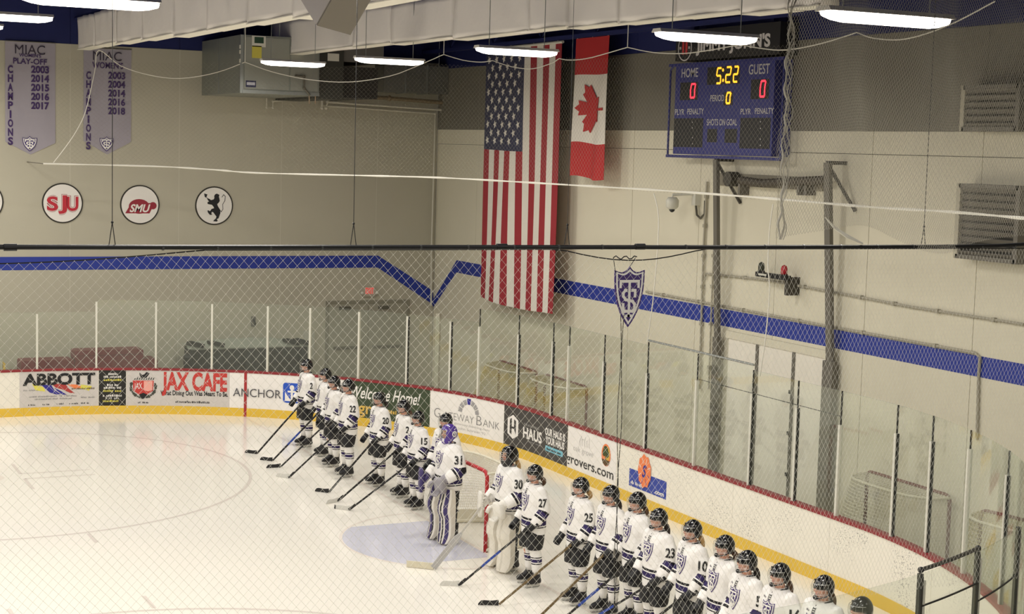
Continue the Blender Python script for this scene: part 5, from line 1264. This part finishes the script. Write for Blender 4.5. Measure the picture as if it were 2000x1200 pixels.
def glove_mesh(c, d, s, axis):
    """glove on a hand: c wrist, d palm centre, axis: direction of the stick held"""
    mb = MB(); h = (d-c).normalized(); ax = axis.normalized()
    mb.tube([c-h*.055, c-h*.02, c+h*.02], [.064,.066,.054], 12); mb.tube([c, d-h*.01, d+h*.03], [.048,.050,.040], 12)
    out = h - ax*h.dot(ax); out.normalize(); sd = ax.cross(out).normalized()
    for k in range(4):
        o = d+ax*(-.042+.028*k)+h*.02; L = (1.0, 1.12, 1.05, .85)[k]
        pts = [o+sd*.038+out*.0, o+sd*.036*L+out*.038*L, o+out*.062*L, o-sd*.030+out*.050*L, o-sd*.040+out*.018]
        mb.tube(pts, [.0165,.0165,.0155,.0145,.012], 8)
    o = d-ax*.05; mb.tube([o+sd*.03, o-ax*.02-sd*.01+out*.03, o-ax*.01-sd*.035+out*.04], [.019,.018,.014], 8)
    me = remesh(mb, .0085, 2, 'glove'); me.materials.append(gear_black); return me
def helmet_meshes():
    mb = MB(); vs = []; fs = []; n, m = 28, 12
    for i in range(m+1):
        th = (PI*0.60)*i/m
        for k in range(n):
            ph = 2*PI*k/n; r = 1.0+.020*math.cos(2*ph)*math.sin(th)+(.028 if (abs(math.sin(ph*1.0)) < .35 and .3 < th < 1.3) else 0)
            z = 1.628+.138*math.cos(th); cut = 0
            x, y = .100*math.sin(th)*math.cos(ph)*r, .004+.126*math.sin(th)*math.sin(ph)*r
            if i == m or i == m-1:
                front = max(0, -math.sin(ph)); back = max(0, math.sin(ph)); z = max(z, 1.628-.035+front*.078)-back*.030 if i == m else max(z, 1.628-.005+front*.065)-back*.012
            vs.append((x, y, z))
    for i in range(m):
        for k in range(n): fs.append((i*n+k, (i+1)*n+k, (i+1)*n+(k+1)%n, i*n+(k+1)%n))
    fs.append(tuple(range(n))); mb.add(vs, fs)
    for s in (-1, 1): mb.ell((s*.093,.015,1.60), .016, .042, .048, 10, 8)
    shell = mb.mesh('shell', helmet_m, smooth=True)
    mb = MB()
    mb.ell((0,0,0), .005, .013, .010, 8, 6)
    vent = mb.mesh('vents', M('vent_grey', (92, 92, 94), 0.4))
    mb = MB(); vs = []; n, m = 16, 5                                         # clear full visor
    for i in range(n+1):
        a = PI*(1.07+.86*i/n)
        for j in range(m+1): f = j/m; z = 1.685-.115*f; R_ = .118+.012*math.sin(PI*f); vs.append((R_*.93*math.cos(a), .0+(R_+.018)*math.sin(a), z))
    fs = [(i*(m+1)+j, (i+1)*(m+1)+j, (i+1)*(m+1)+j+1, i*(m+1)+j+1) for i in range(n) for j in range(m)]
    mb.add(vs, fs); visor = mb.mesh('visor', visor_m, smooth=True)
    mb = MB()
    for z in (1.625, 1.585, 1.548):
        k = 1.0-(1.61-z)*0.6 if z < 1.61 else 1.0
        mb.tube([(.115*k*math.cos(a), (.138*k)*math.sin(a), z) for a in [PI*(1.06+.88*i/12) for i in range(13)]], .0015, 5)
    for i in range(5): a = PI*(1.16+.68*i/4); mb.tube([(.114*math.cos(a), .137*math.sin(a), 1.688), (.117*math.cos(a), .140*math.sin(a), 1.615), (.104*math.cos(a), .127*math.sin(a), 1.545)], .0014, 5)
    for rz_ in (0, 1): mb.tube([V3(vs[i*(m+1)+(0 if rz_ == 0 else m)])*1.0 for i in range(n+1)], .0026, 5)
    cage = mb.mesh('cage', wire_m)
    mb = MB(); mb.ell((0,-.112,1.535), .036, .020, .026, 12, 8)
    for s in (-1, 1): mb.tube([(s*.03,-.105,1.53),(s*.075,-.04,1.545),(s*.088,.01,1.58)], .008, 6)
    chin = mb.mesh('chin', gear_black, smooth=True)
    return shell, vent, visor, cage, chin
def pony_mesh(L, bend):
    mb = MB(); n = 8
    mb.tube([V3((.02*math.sin(k*.5), .105+.02*k/n+bend*math.sin(PI*k/n), 1.565-L*k/n)) for k in range(n+1)], [.022,.034,.036,.034,.031,.028,.023,.016,.006], 10)
    mb.tube([V3((0,.095,1.57)), V3((0,.112,1.555))], [.024,.024], 10)
    return mb.mesh('ponytail', hairs['brown'], smooth=True)
def collar_mesh():
    mb = MB(); mb.tube([(.084*math.cos(a), .010+.086*math.sin(a), 1.487-.030*max(0, -math.sin(a))**2) for a in [2*PI*k/24 for k in range(24)]], .0115, 8, closed=True); mb.tube([(0,-.088,1.45),(-.006,-.110,1.40)], [.012,.007], 6)
    return mb.mesh('collar', M('black_collar', (36, 35, 38), 0.7), smooth=True)
def lace_mesh(target):
    mb = MB(); pts = []
    F = Flat(lambda u, v, d: V3((u, d, v)))
    for k in range(4): F.strokes(black_print, [(-.022, 1.425-.022*k), (.022, 1.413-.022*k)], .006); F.strokes(black_print, [(.022, 1.425-.022*k), (-.022, 1.413-.022*k)], .006, .001)
    F.strokes(black_print, [(-.01,1.345),(-.03,1.31)], .006); F.strokes(black_print, [(.01,1.345),(.03,1.315)], .006)
    return draped(None, 'laces', F.layers(), target, 1, -1, .004)

body_me = {}
for hk in hairs:
    me = remesh(body_mesh(POSE), .0085, 3, 'body'); paint_face(me, hairs[hk]); body_me[hk] = me
jer = jersey_mesh(POSE); pants = pants_mesh(); sock = sock_mesh(); boot, hold, bl, lace = skate_meshes(); shell, vent, visor, cage, chin = helmet_meshes()
STK = V3((-.02,-.75,-.66)).normalized()
gloveL = glove_mesh(POSE['wrL'], POSE['haL'], 1, STK); gloveR = glove_mesh(POSE['wrR'], POSE['haR'], -1, V3((.2,-.5,-.6)))
collar = collar_mesh(); laces = lace_mesh(jer); ponyL = pony_mesh(.26, .02); ponyS = pony_mesh(.13, .03)
def crest_parts(target, w_=.104, h_=.140, zc=1.235, xc=0.0, ax=1):
    F = Flat(lambda u, v, d: V3((u, d*4.0, v))); emblem(F, xc, zc, w_, h_); return draped(None, 'crest', F.layers(), target, 1, -1, .004)
crest = crest_parts(jer)
Fm = Flat(lambda u, v, d: V3((u, d, v))); scribble(Fm.mb(M('small_patch_grey', (120, 116, 124), 0.6)), -.125, -.065, 1.375, .02, 0.0, Fm.fn, seed=5); patch = draped(None, 'chest_patch', Fm.layers(), jer, 1, -1, .003)
NUM = {}
def number_parts(num, target, x0=0.128, zc=1.262, h_=.112):
    if (num, target.name) in NUM: return NUM[num, target.name]
    F = Flat(lambda u, v, d: V3((d, u, v))); wd = .058*len(num)
    F.txt(black_print, num, x0, zc, h_, wd, bold=0.035); NUM[num, target.name] = draped(None, 'sleeve_number', F.layers(), target, 0, 1, .005, math.radians(28)); return NUM[num, target.name]
def add_skate(root, s, feet, dy, rz):
    k = link_mesh('skate', boot, root, (s*feet, dy, 0)); k.rotation_euler.z = rz
    for n_, me in (('blade_holder', hold), ('steel_blade', bl), ('laces', lace)):
        link_mesh(n_, me, k)
def dress_head(root, hair, pony, cage_on=True):
    link_mesh('collar', collar, root)
    h = link_mesh('helmet', shell, root)
    for vx, vy in ((.070,-.062),(.084,-.005),(-.070,-.062),(-.084,-.005)): link_mesh('vent', vent, h, (vx, vy, 1.708))
    for n_, me in (('visor', visor), ('face_cage', cage), ('chin_cup', chin)): link_mesh(n_, me, h)
    if pony:
        o = link_mesh('ponytail', pony, root); o.material_slots[0].link = 'OBJECT'; o.material_slots[0].material = hairs[hair]
def player(x, y, hgt, rz, num, hair, pony, label, dys=(0, 0), head=0.0):
    root = thing('person', (x, y, 0), label, 'person', 'hockey players lined up on the goal line'); root.rotation_euler.z = rz; k = hgt/1.766; root.scale = (1, 1, k) if False else (k, k, k)
    link_mesh('body', body_me[hair], root); link_mesh('jersey', jer, root); link_mesh('pants', pants, root)
    for s, dy in ((1, dys[0]), (-1, dys[1])):
        link_mesh('sock', sock, root, (s*.125, dy, 0)); add_skate(root, s, .125, dy, s*.12)
    link_mesh('glove', gloveL, root); link_mesh('glove', gloveR, root)
    for n_, me in crest+laces+patch: link_mesh(n_, me, root)
    if num:
        for n_, me in number_parts(num, jer): link_mesh(n_, me, root)
    dress_head(root, hair, pony)
    return root, k
# sticks
shafts = {'black': M('black_shaft', (34, 33, 34), 0.35), 'blue': M('blue_shaft', (44, 70, 150), 0.35), 'gold': M('gold_brown_shaft', (110, 92, 62), 0.4)}
tape_w = M('white_tape', (206, 204, 196), 0.7); tape_b = M('black_tape', (36, 35, 35), 0.7)
def stick(heel, hand, tipdir, shaft, tape, label, end=0.16, toe=False):
    heel = V3(heel); hand = V3(hand); a = (hand-heel).normalized(); h0 = heel+V3((0,0,.03))
    t = thing('hockey_stick', (heel.x, heel.y, 0), label, 'stick', 'hockey sticks resting on the ice')
    e = hand+a*end; sd = a.cross(V3((0,0,1))).normalized(); up = sd.cross(a).normalized(); mid = (h0+e)/2
    MB().obox(mid, a*((e-h0).length/2), sd*.010, up*.014).build('shaft', shafts['gold' if shaft == 'gold' else 'black'], t)
    if shaft == 'blue': MB().obox(h0.lerp(e, .42), a*.17, sd*.0106, up*.0146).build('blue_section', shafts['blue'], t)
    MB().obox(e-a*.06, a*.065, sd*.0125, up*.0165).build('grip_tape', tape_b, t)
    td = V3(tipdir); td.z = 0; td.normalize(); nn = V3((-td.y, td.x, 0)); n = 8; vs = []; fs = []
    for i in range(n+1):
        f = i/n; c = heel+td*(.27*f)+nn*(.022*f*f); hb = .062+.012*f if f < .85 else .062+.012*f-.05*(f-.85)/.15
        zb = .004 + (.0 if f > .12 else 0); zt = hb+(.02*(1-f*3) if f < .33 else 0)
        vs += [c+nn*.004+V3((0,0,zb)), c-nn*.004+V3((0,0,zb)), c-nn*.004+V3((0,0,zt)), c+nn*.004+V3((0,0,zt))]
    for i in range(n):
        for k in range(4): fs.append((4*i+k, 4*i+(k+1)%4, 4*i+4+(k+1)%4, 4*i+4+k))
    fs += [(0,1,2,3), (4*n+3,4*n+2,4*n+1,4*n)]
    MB().add(vs, fs).build('blade', {'white': tape_w, 'black': tape_b}[tape], t)
    if tape == 'white':
        MB().obox(h0+a*.05, a*.07, sd*.0115, up*.0165).build('hosel', shafts['black'], t)
    if toe: q = heel+td*.27+nn*.022; MB().obox(q+V3((0,0,.035)), td*.012, nn*.006, V3((0,0,.033))).build('toe_tape', tape_b, t)
    return t
# who stands where: x, y, height, turn, number, hair, tail, stick heel, shaft, tape, toe, label
LB, BR, DK = 'blonde', 'brown', 'dark'
ROW = [
 (-7.95, .17, 1.76, .05, '2', BR, None, (-7.42,-.99), 'black', 'black', 0, 'hockey player with sleeve number 2 standing before the blue anchor sign'),
 (-6.94, .21, 1.71, -.06, '', BR, ponyL, (-6.65,-.92), 'blue', 'black', 0, 'hockey player close behind the shoulder of sleeve number 2'),
 (-5.94, .03, 1.71, .02, '', DK, ponyS, (-6.05,-.95), 'black', 'black', 0, 'hockey player half hidden behind sleeve number 22'),
 (-4.97,-.04, 1.79, -.03, '22', BR, None, (-5.08,-1.1), 'black', 'white', 0, 'hockey player with sleeve number 22 on the white jersey'),
 (-4.05, .21, 1.68, .08, '20', DK, ponyS, (-3.68,-.84), 'black', 'black', 0, 'hockey player with sleeve number 20 before the green advertisement'),
 (-3.05, .27, 1.69, -.02, '21', BR, ponyL, (-2.98,-.92), 'black', 'white', 0, 'hockey player next beyond sleeve number 20 with face turned to the ice'),
 (-2.13, .15, 1.65, .06, '15', BR, None, (-2.31,-.96), 'black', 'white', 1, 'hockey player with bare throat and black collar near the purple masked goalie'),
 (-1.50, .38, 1.70, .30, '', DK, None, None, 'black', 'black', 0, 'hockey player hidden behind the purple masked goalie with only helmet and shoulder showing'),
 (2.80,-.15, 1.70, .0, '27', BR, ponyS, (2.52,-1.12), 'blue', 'white', 0, 'hockey player with sleeve number 27 beside the white padded goalie'),
 (3.80, .03, 1.71, -.04, '25', LB, ponyS, (3.57,-1.02), 'gold', 'black', 0, 'hockey player with sleeve number 25 and a short blonde tail'),
 (4.42, .14, 1.72, .05, '', DK, ponyL, (4.40,-.90), 'gold', 'black', 0, 'hockey player right behind sleeve number 25 with long dark hair'),
 (4.93, .24, 1.73, -.02, '', BR, ponyL, (4.72,-.80), 'blue', 'black', 0, 'hockey player before the orange shell advertisement with a brown braid'),
 (5.80, .03, 1.72, .06, '23', DK, ponyL, (5.10,-.85), 'blue', 'black', 0, 'hockey player with sleeve number 23 and a dark braid'),
 (6.46, .10, 1.72, -.03, '10', LB, ponyL, (6.2,-.98), 'black', 'white', 0, 'hockey player with blonde hair and sleeve number 10'),
 (7.27, .02, 1.73, .0, '3', BR, ponyS, (7.1,-1.05), 'black', 'black', 0, 'hockey player with sleeve number 3 next to the blonde one'),
 (7.95,-.14, 1.73, -.05, '5', DK, ponyL, (7.85,-1.2), 'black', 'black', 0, 'hockey player with sleeve number 5 and dark hair'),
 (8.53,-.11, 1.73, .04, '16', BR, ponyL, (8.35,-1.15), 'black', 'white', 0, 'hockey player with sleeve number 16 behind the near glass edge'),
 (9.10, .03, 1.73, .12, '', BR, ponyL, (8.85,-1.0), 'black', 'black', 0, 'hockey player facing the near glass with the face mostly in view'),
 (9.90,-.11, 1.73, .0, '', DK, ponyL, (9.7,-1.15), 'black', 'black', 0, 'hockey player at the end of the line behind the near glass'),
]
for i, (x, y, hg, rz, num, hair, pony, heel, shf, tp_, toe, lab) in enumerate(ROW):
    rr_ = random.Random(i); root, k = player(x, y, hg, rz, num, hair, pony, lab, (rr_.uniform(-.012, .008), rr_.uniform(-.008, .012)))
    if heel:
        hd = POSE['haL']+V3((-.012,-.045,-.02)); c, s = math.cos(rz), math.sin(rz); hd = V3((x+(hd.x*c-hd.y*s)*k, y+(hd.x*s+hd.y*c)*k, hd.z*k))
        td = V3((-.5,-.86,0)) if i not in (5,) else V3((.3,-.9,0))
        if i in (0, 1, 3, 4, 6): td = V3((-.8,-.6,0))
        if i == 2: td = V3((-.15,-1,0))
        stick((heel[0], heel[1], 0), hd, td, shf, tp_, '%s stick of the %s' % ({'black': 'black shafted', 'blue': 'blue shafted', 'gold': 'gold brown shafted'}[shf], lab.replace('hockey player ', 'player ')) if False else 'hockey stick of the ' + ' '.join(lab.split()[1:])[:200] if len(lab.split()) < 13 else 'hockey stick of the ' + ' '.join(lab.split()[1:11]), toe=toe)

# ------------------------------------------------------------------ goalkeepers
def pad_mesh(mats, cols, wd=.145):
    """leg pad: flat faced, slightly bent at the knee, flared at the foot; columns of colour run down the face"""
    n = len(cols); mb = MB(); zs = [.03,.10,.17,.24,.40,.50,.58,.70,.80,.84]; cy = [-.19,-.155,-.135,-.125,-.125,-.15,-.15,-.13,-.12,-.115]; w_ = [.10,.135,.145,.14,.138,.145,.146,.14,.13,.105]; th = [.04,.06,.065,.065,.07,.09,.09,.07,.055,.04]
    for i in range(len(zs)):
        for j in range(n+1): f = -1+2*j/n; mb.v.append(V3((w_[i]*f*wd/.145, cy[i]-th[i]*(.35+.65*(1-f*f)), zs[i])))
        for j in range(n+1): f = 1-2*j/n; mb.v.append(V3((w_[i]*f*wd/.145, cy[i]+th[i]*.9, zs[i])))
    m = 2*(n+1)
    for i in range(len(zs)-1):
        for j in range(m):
            j2 = (j+1) % m; mb.f.append((i*m+j, i*m+j2, (i+1)*m+j2, (i+1)*m+j)); mb.mi.append(cols[j] if j < n else 0)
    mb.f.append(tuple(range(m))); mb.mi.append(0); mb.f.append(tuple((len(zs)-1)*m+j for j in range(m))); mb.mi.append(0)
    return mb.mesh('leg_pad', mats, smooth=False)
pad_w = M('goalie_pad_white', (222, 216, 202), 0.55, noise=(5, 0.06), bump=(8, 0.3, 0.02)); pad_p = M('goalie_pad_purple', (64, 54, 102), 0.5); pad_k = M('goalie_pad_black', (40, 38, 42), 0.5)
GP = dict(POSE); GP.update(elL=V3((.30,.03,1.12)), wrL=V3((.26,-.17,1.0)), haL=V3((.22,-.25,.96)), elR=V3((-.30,.0,1.12)), wrR=V3((-.28,-.18,.97)), haR=V3((-.25,-.26,.92)))
gjer = jersey_mesh(GP, 1.14, .80); gbody = remesh(body_mesh(GP), .009, 3, 'goalie_body'); paint_face(gbody, hairs['blonde']); gpants = pants_mesh(.15, 1.12); gcrest = crest_parts(gjer, .104, .140, 1.25)
def rounded(mb, c, ax, ay, az, n=10):
    """pillow like box"""
    vs = []; m = 6
    for i in range(m+1):
        th = PI*i/m
        for k in range(n): ph = 2*PI*k/n; s = math.sin(th); q = lambda v, p: math.copysign(abs(v)**p, v); vs.append(V3(c)+ax*(q(s, .5)*q(math.cos(ph), .45))+ay*(q(s, .5)*q(math.sin(ph), .45))+az*q(math.cos(th), .45))
    return mb.add(vs, [(i*n+k, (i+1)*n+k, (i+1)*n+(k+1)%n, i*n+(k+1)%n) for i in range(m) for k in range(n)])
def goalie(x, y, hg, rz, num, label, pads, blocker, catcher, mask):
    root = thing('person', (x, y, 0), label, 'person', 'hockey players lined up on the goal line'); root.rotation_euler.z = rz; k = hg/1.766; root.scale = (k, k, k)
    link_mesh('body', gbody, root); link_mesh('jersey', gjer, root); link_mesh('pants', gpants, root)
    for s, p, tr in ((1, pads[0], .10), (-1, pads[1], -.10)):
        o = link_mesh('leg_pad', p, root, (s*.155, 0, 0)); o.rotation_euler.z = tr+s*.12; add_skate(root, s, .155, .02, s*.1)
        for z in (.3, .5, .68):
            q = MB(); q.tube([(s*.155-.10,-.10,z),(s*.155-.07,.06,z),(s*.155+.07,.06,z),(s*.155+.10,-.10,z)], .012, 6)
            link_mesh('pad_strap', q.mesh('strap', pad_k), root)
        sk = MB(); sk.rings([(s*.15,.0,.24,.06,.065),(s*.15,.0,.45,.075,.08),(s*.145,-.02,.62,.085,.09)], 14); link_mesh('sock', sk.mesh('goalie_sock', gear_black, smooth=True), root)
    d = GP['haR']; mb = MB(); rounded(mb, d+V3((-.03,-.05,-.02)), V3((.095,-.03,0)), V3((.01,.03,0)), V3((0,0,.19))); link_mesh('blocker', mb.mesh('blocker', blocker, smooth=True), root)
    mb = MB(); mb.tube([GP['wrR'], d, d+V3((.02,-.03,-.04))], [.055,.055,.04], 10)
    for j in range(4): mb.tube([d+V3((.03,-.02,-.05+.028*j)), d+V3((.06,-.06,-.05+.028*j)), d+V3((.03,-.09,-.05+.028*j))], .014, 6)
    mb.tube([d+V3((.02,.0,.06)), d+V3((.05,-.05,.075))], .016, 6)
    link_mesh('blocker_hand', mb.mesh('hand', blocker, smooth=True), root)
    d = GP['haL']; mb = MB(); rounded(mb, d+V3((.02,-.02,-.05)), V3((.085,.03,0)), V3((-.02,.055,0)), V3((0,-.02,.125))); mb.tube([GP['wrL']-V3((0,-.03,-.03)), d], [.075,.07], 12)
    for j in range(4): mb.tube([d+V3((.06-.035*j,-.05,-.13)), d+V3((.05-.035*j,-.10,-.19)), d+V3((.03-.03*j,-.13,-.18))], .022, 8)
    mb.tube([d+V3((-.06,-.05,.0)), d+V3((-.12,-.11,-.03)), d+V3((-.10,-.15,-.09))], .028, 8)
    link_mesh('catching_glove', mb.mesh('catcher', catcher, smooth=True), root)
    for n_, me in gcrest+number_parts(num, gjer, .135, 1.285, .115): link_mesh(n_, me, root)
    link_mesh('collar', collar, root)
    mb = MB(); vs = []; fs = []; n, m = 24, 14
    for i in range(m+1):
        th = PI*.93*i/m
        for kk in range(n):
            ph = 2*PI*kk/n; f = -math.sin(ph); z = 1.618+.155*math.cos(th); rr2 = math.sin(th)**.75 if th < PI*.93 else .3
            x_, y_ = .112*rr2*math.cos(ph), -.004+.136*rr2*math.sin(ph)
            if th > PI*.5: y_ -= .02*(th-PI*.5); x_ *= 1-.18*(th-PI*.5)
            if f < -.3 and z < 1.56: z = 1.56
            vs.append((x_, y_, z))
    for i in range(m):
        for kk in range(n):
            c = (i*n+kk, (i+1)*n+kk, (i+1)*n+(kk+1)%n, i*n+(kk+1)%n); cc = sum((V3(vs[q]) for q in c), V3((0,0,0)))/4
            if not (cc.y < -.075 and abs(cc.x) < .072 and 1.575 < cc.z < 1.695): fs.append(c)
    fs.append(tuple(range(n))); mb.add(vs, fs); hm = link_mesh('mask', mb.mesh('mask', mask, smooth=True), root)
    mb = MB()
    for z in (1.69, 1.665, 1.635, 1.605, 1.58): mb.tube([(.078*math.cos(a), -.068+.085*math.sin(a), z) for a in [PI*(1.03+.94*i/10) for i in range(11)]], .0028, 5)
    for u in (-.05,-.02,.02,.05): mb.tube([(u, -.068-.085*math.sqrt(max(.05, 1-(u/.08)**2)), 1.70), (u, -.070-.085*math.sqrt(max(.05, 1-(u/.08)**2)), 1.57)], .0026, 5)
    link_mesh('cage', mb.mesh('goalie_cage', wire_m), hm)
    return root, hm, k
def mask_mat():
    m = bpy.data.materials.new('purple_painted_mask'); m.use_nodes = True; nt = m.node_tree; b = nt.nodes['Principled BSDF']; b.inputs['Roughness'].default_value = .25
    tc = nt.nodes.new('ShaderNodeTexCoord'); v = nt.nodes.new('ShaderNodeTexNoise'); v.inputs['Scale'].default_value = 16; v.inputs['Detail'].default_value = 1; nt.links.new(tc.outputs['Object'], v.inputs['Vector'])
    r = nt.nodes.new('ShaderNodeValToRGB'); r.color_ramp.interpolation = 'CONSTANT'; r.color_ramp.elements[0].color = (lin(78), lin(52), lin(140), 1); r.color_ramp.elements[1].position = .60; r.color_ramp.elements[1].color = (.75, .72, .78, 1)
    nt.links.new(v.outputs['Fac'], r.inputs['Fac']); nt.links.new(r.outputs['Color'], b.inputs['Base Color']); return m
padA = pad_mesh([pad_w, pad_p, pad_k], [0, 2, 1, 0, 2, 0, 1, 1, 0]); padB = pad_mesh([pad_w, pad_p, pad_k], [0, 0, 1, 2, 0, 1, 1, 2, 0]); padC = pad_mesh([pad_w, M('pad_dull_white', (206, 200, 186), 0.6)], [0, 0, 0, 1, 0, 0, 0])  # plain pads: middle column in a slightly darker white
g1, hm, k = goalie(.10, -.26, 1.81, .10, '31', 'goalie with purple painted mask, striped purple pads and number 31', (padA, padB), pad_p, M('catcher_grey', (150, 146, 150), 0.55, bump=(10, 0.4, 0.02)), mask_mat())
mb = MB(); F = Flat(lambda u, v, d: V3((d, u, v))); F.poly(white_print, disc(.03, 1.635, .045, 20)); F.poly(purple, disc(.03, 1.635, .030, 16), .002); F.strokes(white_print, [(.015,1.652),(.045,1.652)], .010, .004); F.strokes(white_print, [(.03,1.652),(.03,1.615)], .010, .004)
for n_, me in draped(None, 'mask_logo', F.layers(), hm.data, 0, 1, .003): link_mesh(n_, me, hm)
g2, hm2, k = goalie(1.90, -.10, 1.79, .02, '30', 'goalie with black mask and plain white leg pads beside the goal', (padC, padC), M('blocker_white', (224, 220, 210), 0.55, bump=(10, 0.4, 0.02)), M('catcher_white', (226, 222, 212), 0.55, bump=(10, 0.4, 0.02)), helmet_m)
o = link_mesh('ponytail', ponyL, g2); o.material_slots[0].link = 'OBJECT'; o.material_slots[0].material = hairs['blonde']
# goalie stick leaning from the white goalie to the crease
heel = V3((1.60, -1.12, 0)); hand = V3((1.90+GP['haR'].x+.06, -.10+GP['haR'].y-.06, GP['haR'].z)); a = (hand-heel).normalized()
t = thing('goalie_stick', (heel.x, heel.y, 0), 'broad white goalie stick with its blade on the blue crease', 'stick')
sd = a.cross(V3((0,0,1))).normalized(); up = sd.cross(a).normalized(); pe = heel+a*.66
MB().obox((pe+hand+a*.2)/2, (hand+a*.2-pe)/2, sd*.011, up*.014).build('shaft', M('pale_shaft', (190, 186, 176), 0.4), t)
vs = []; fs = []; pz = heel+V3((0,0,.03))
for f, wd in ((0, .045), (.1, .046), (.85, .046), (1.0, .016)):
    c = pz.lerp(pe, f); vs += [c+up*wd+sd*.012, c-up*wd+sd*.012, c-up*wd-sd*.012, c+up*wd-sd*.012]
for i in range(3):
    for k2 in range(4): fs.append((4*i+k2, 4*i+(k2+1)%4, 4*i+4+(k2+1)%4, 4*i+4+k2))
fs += [(0,1,2,3), (15,14,13,12)]; MB().add(vs, fs).build('paddle', M('paddle_grey', (176, 174, 172), 0.45, noise=(6, 0.1)), t)
td = V3((-.72,-.69,0)).normalized(); nn = V3((-td.y, td.x, 0)); vs = []; fs = []
for i in range(7):
    f = i/6; c = heel+td*.40*f+nn*.03*f*f; vs += [c+nn*.012+V3((0,0,.005)), c-nn*.012+V3((0,0,.005)), c-nn*.012+V3((0,0,.095)), c+nn*.012+V3((0,0,.095))]
for i in range(6):
    for k2 in range(4): fs.append((4*i+k2, 4*i+(k2+1)%4, 4*i+4+(k2+1)%4, 4*i+4+k2))
fs += [(0,1,2,3), (27,26,25,24)]; MB().add(vs, fs).build('blade', M('old_white_tape', (208, 200, 176), 0.7, noise=(14, 0.12)), t)
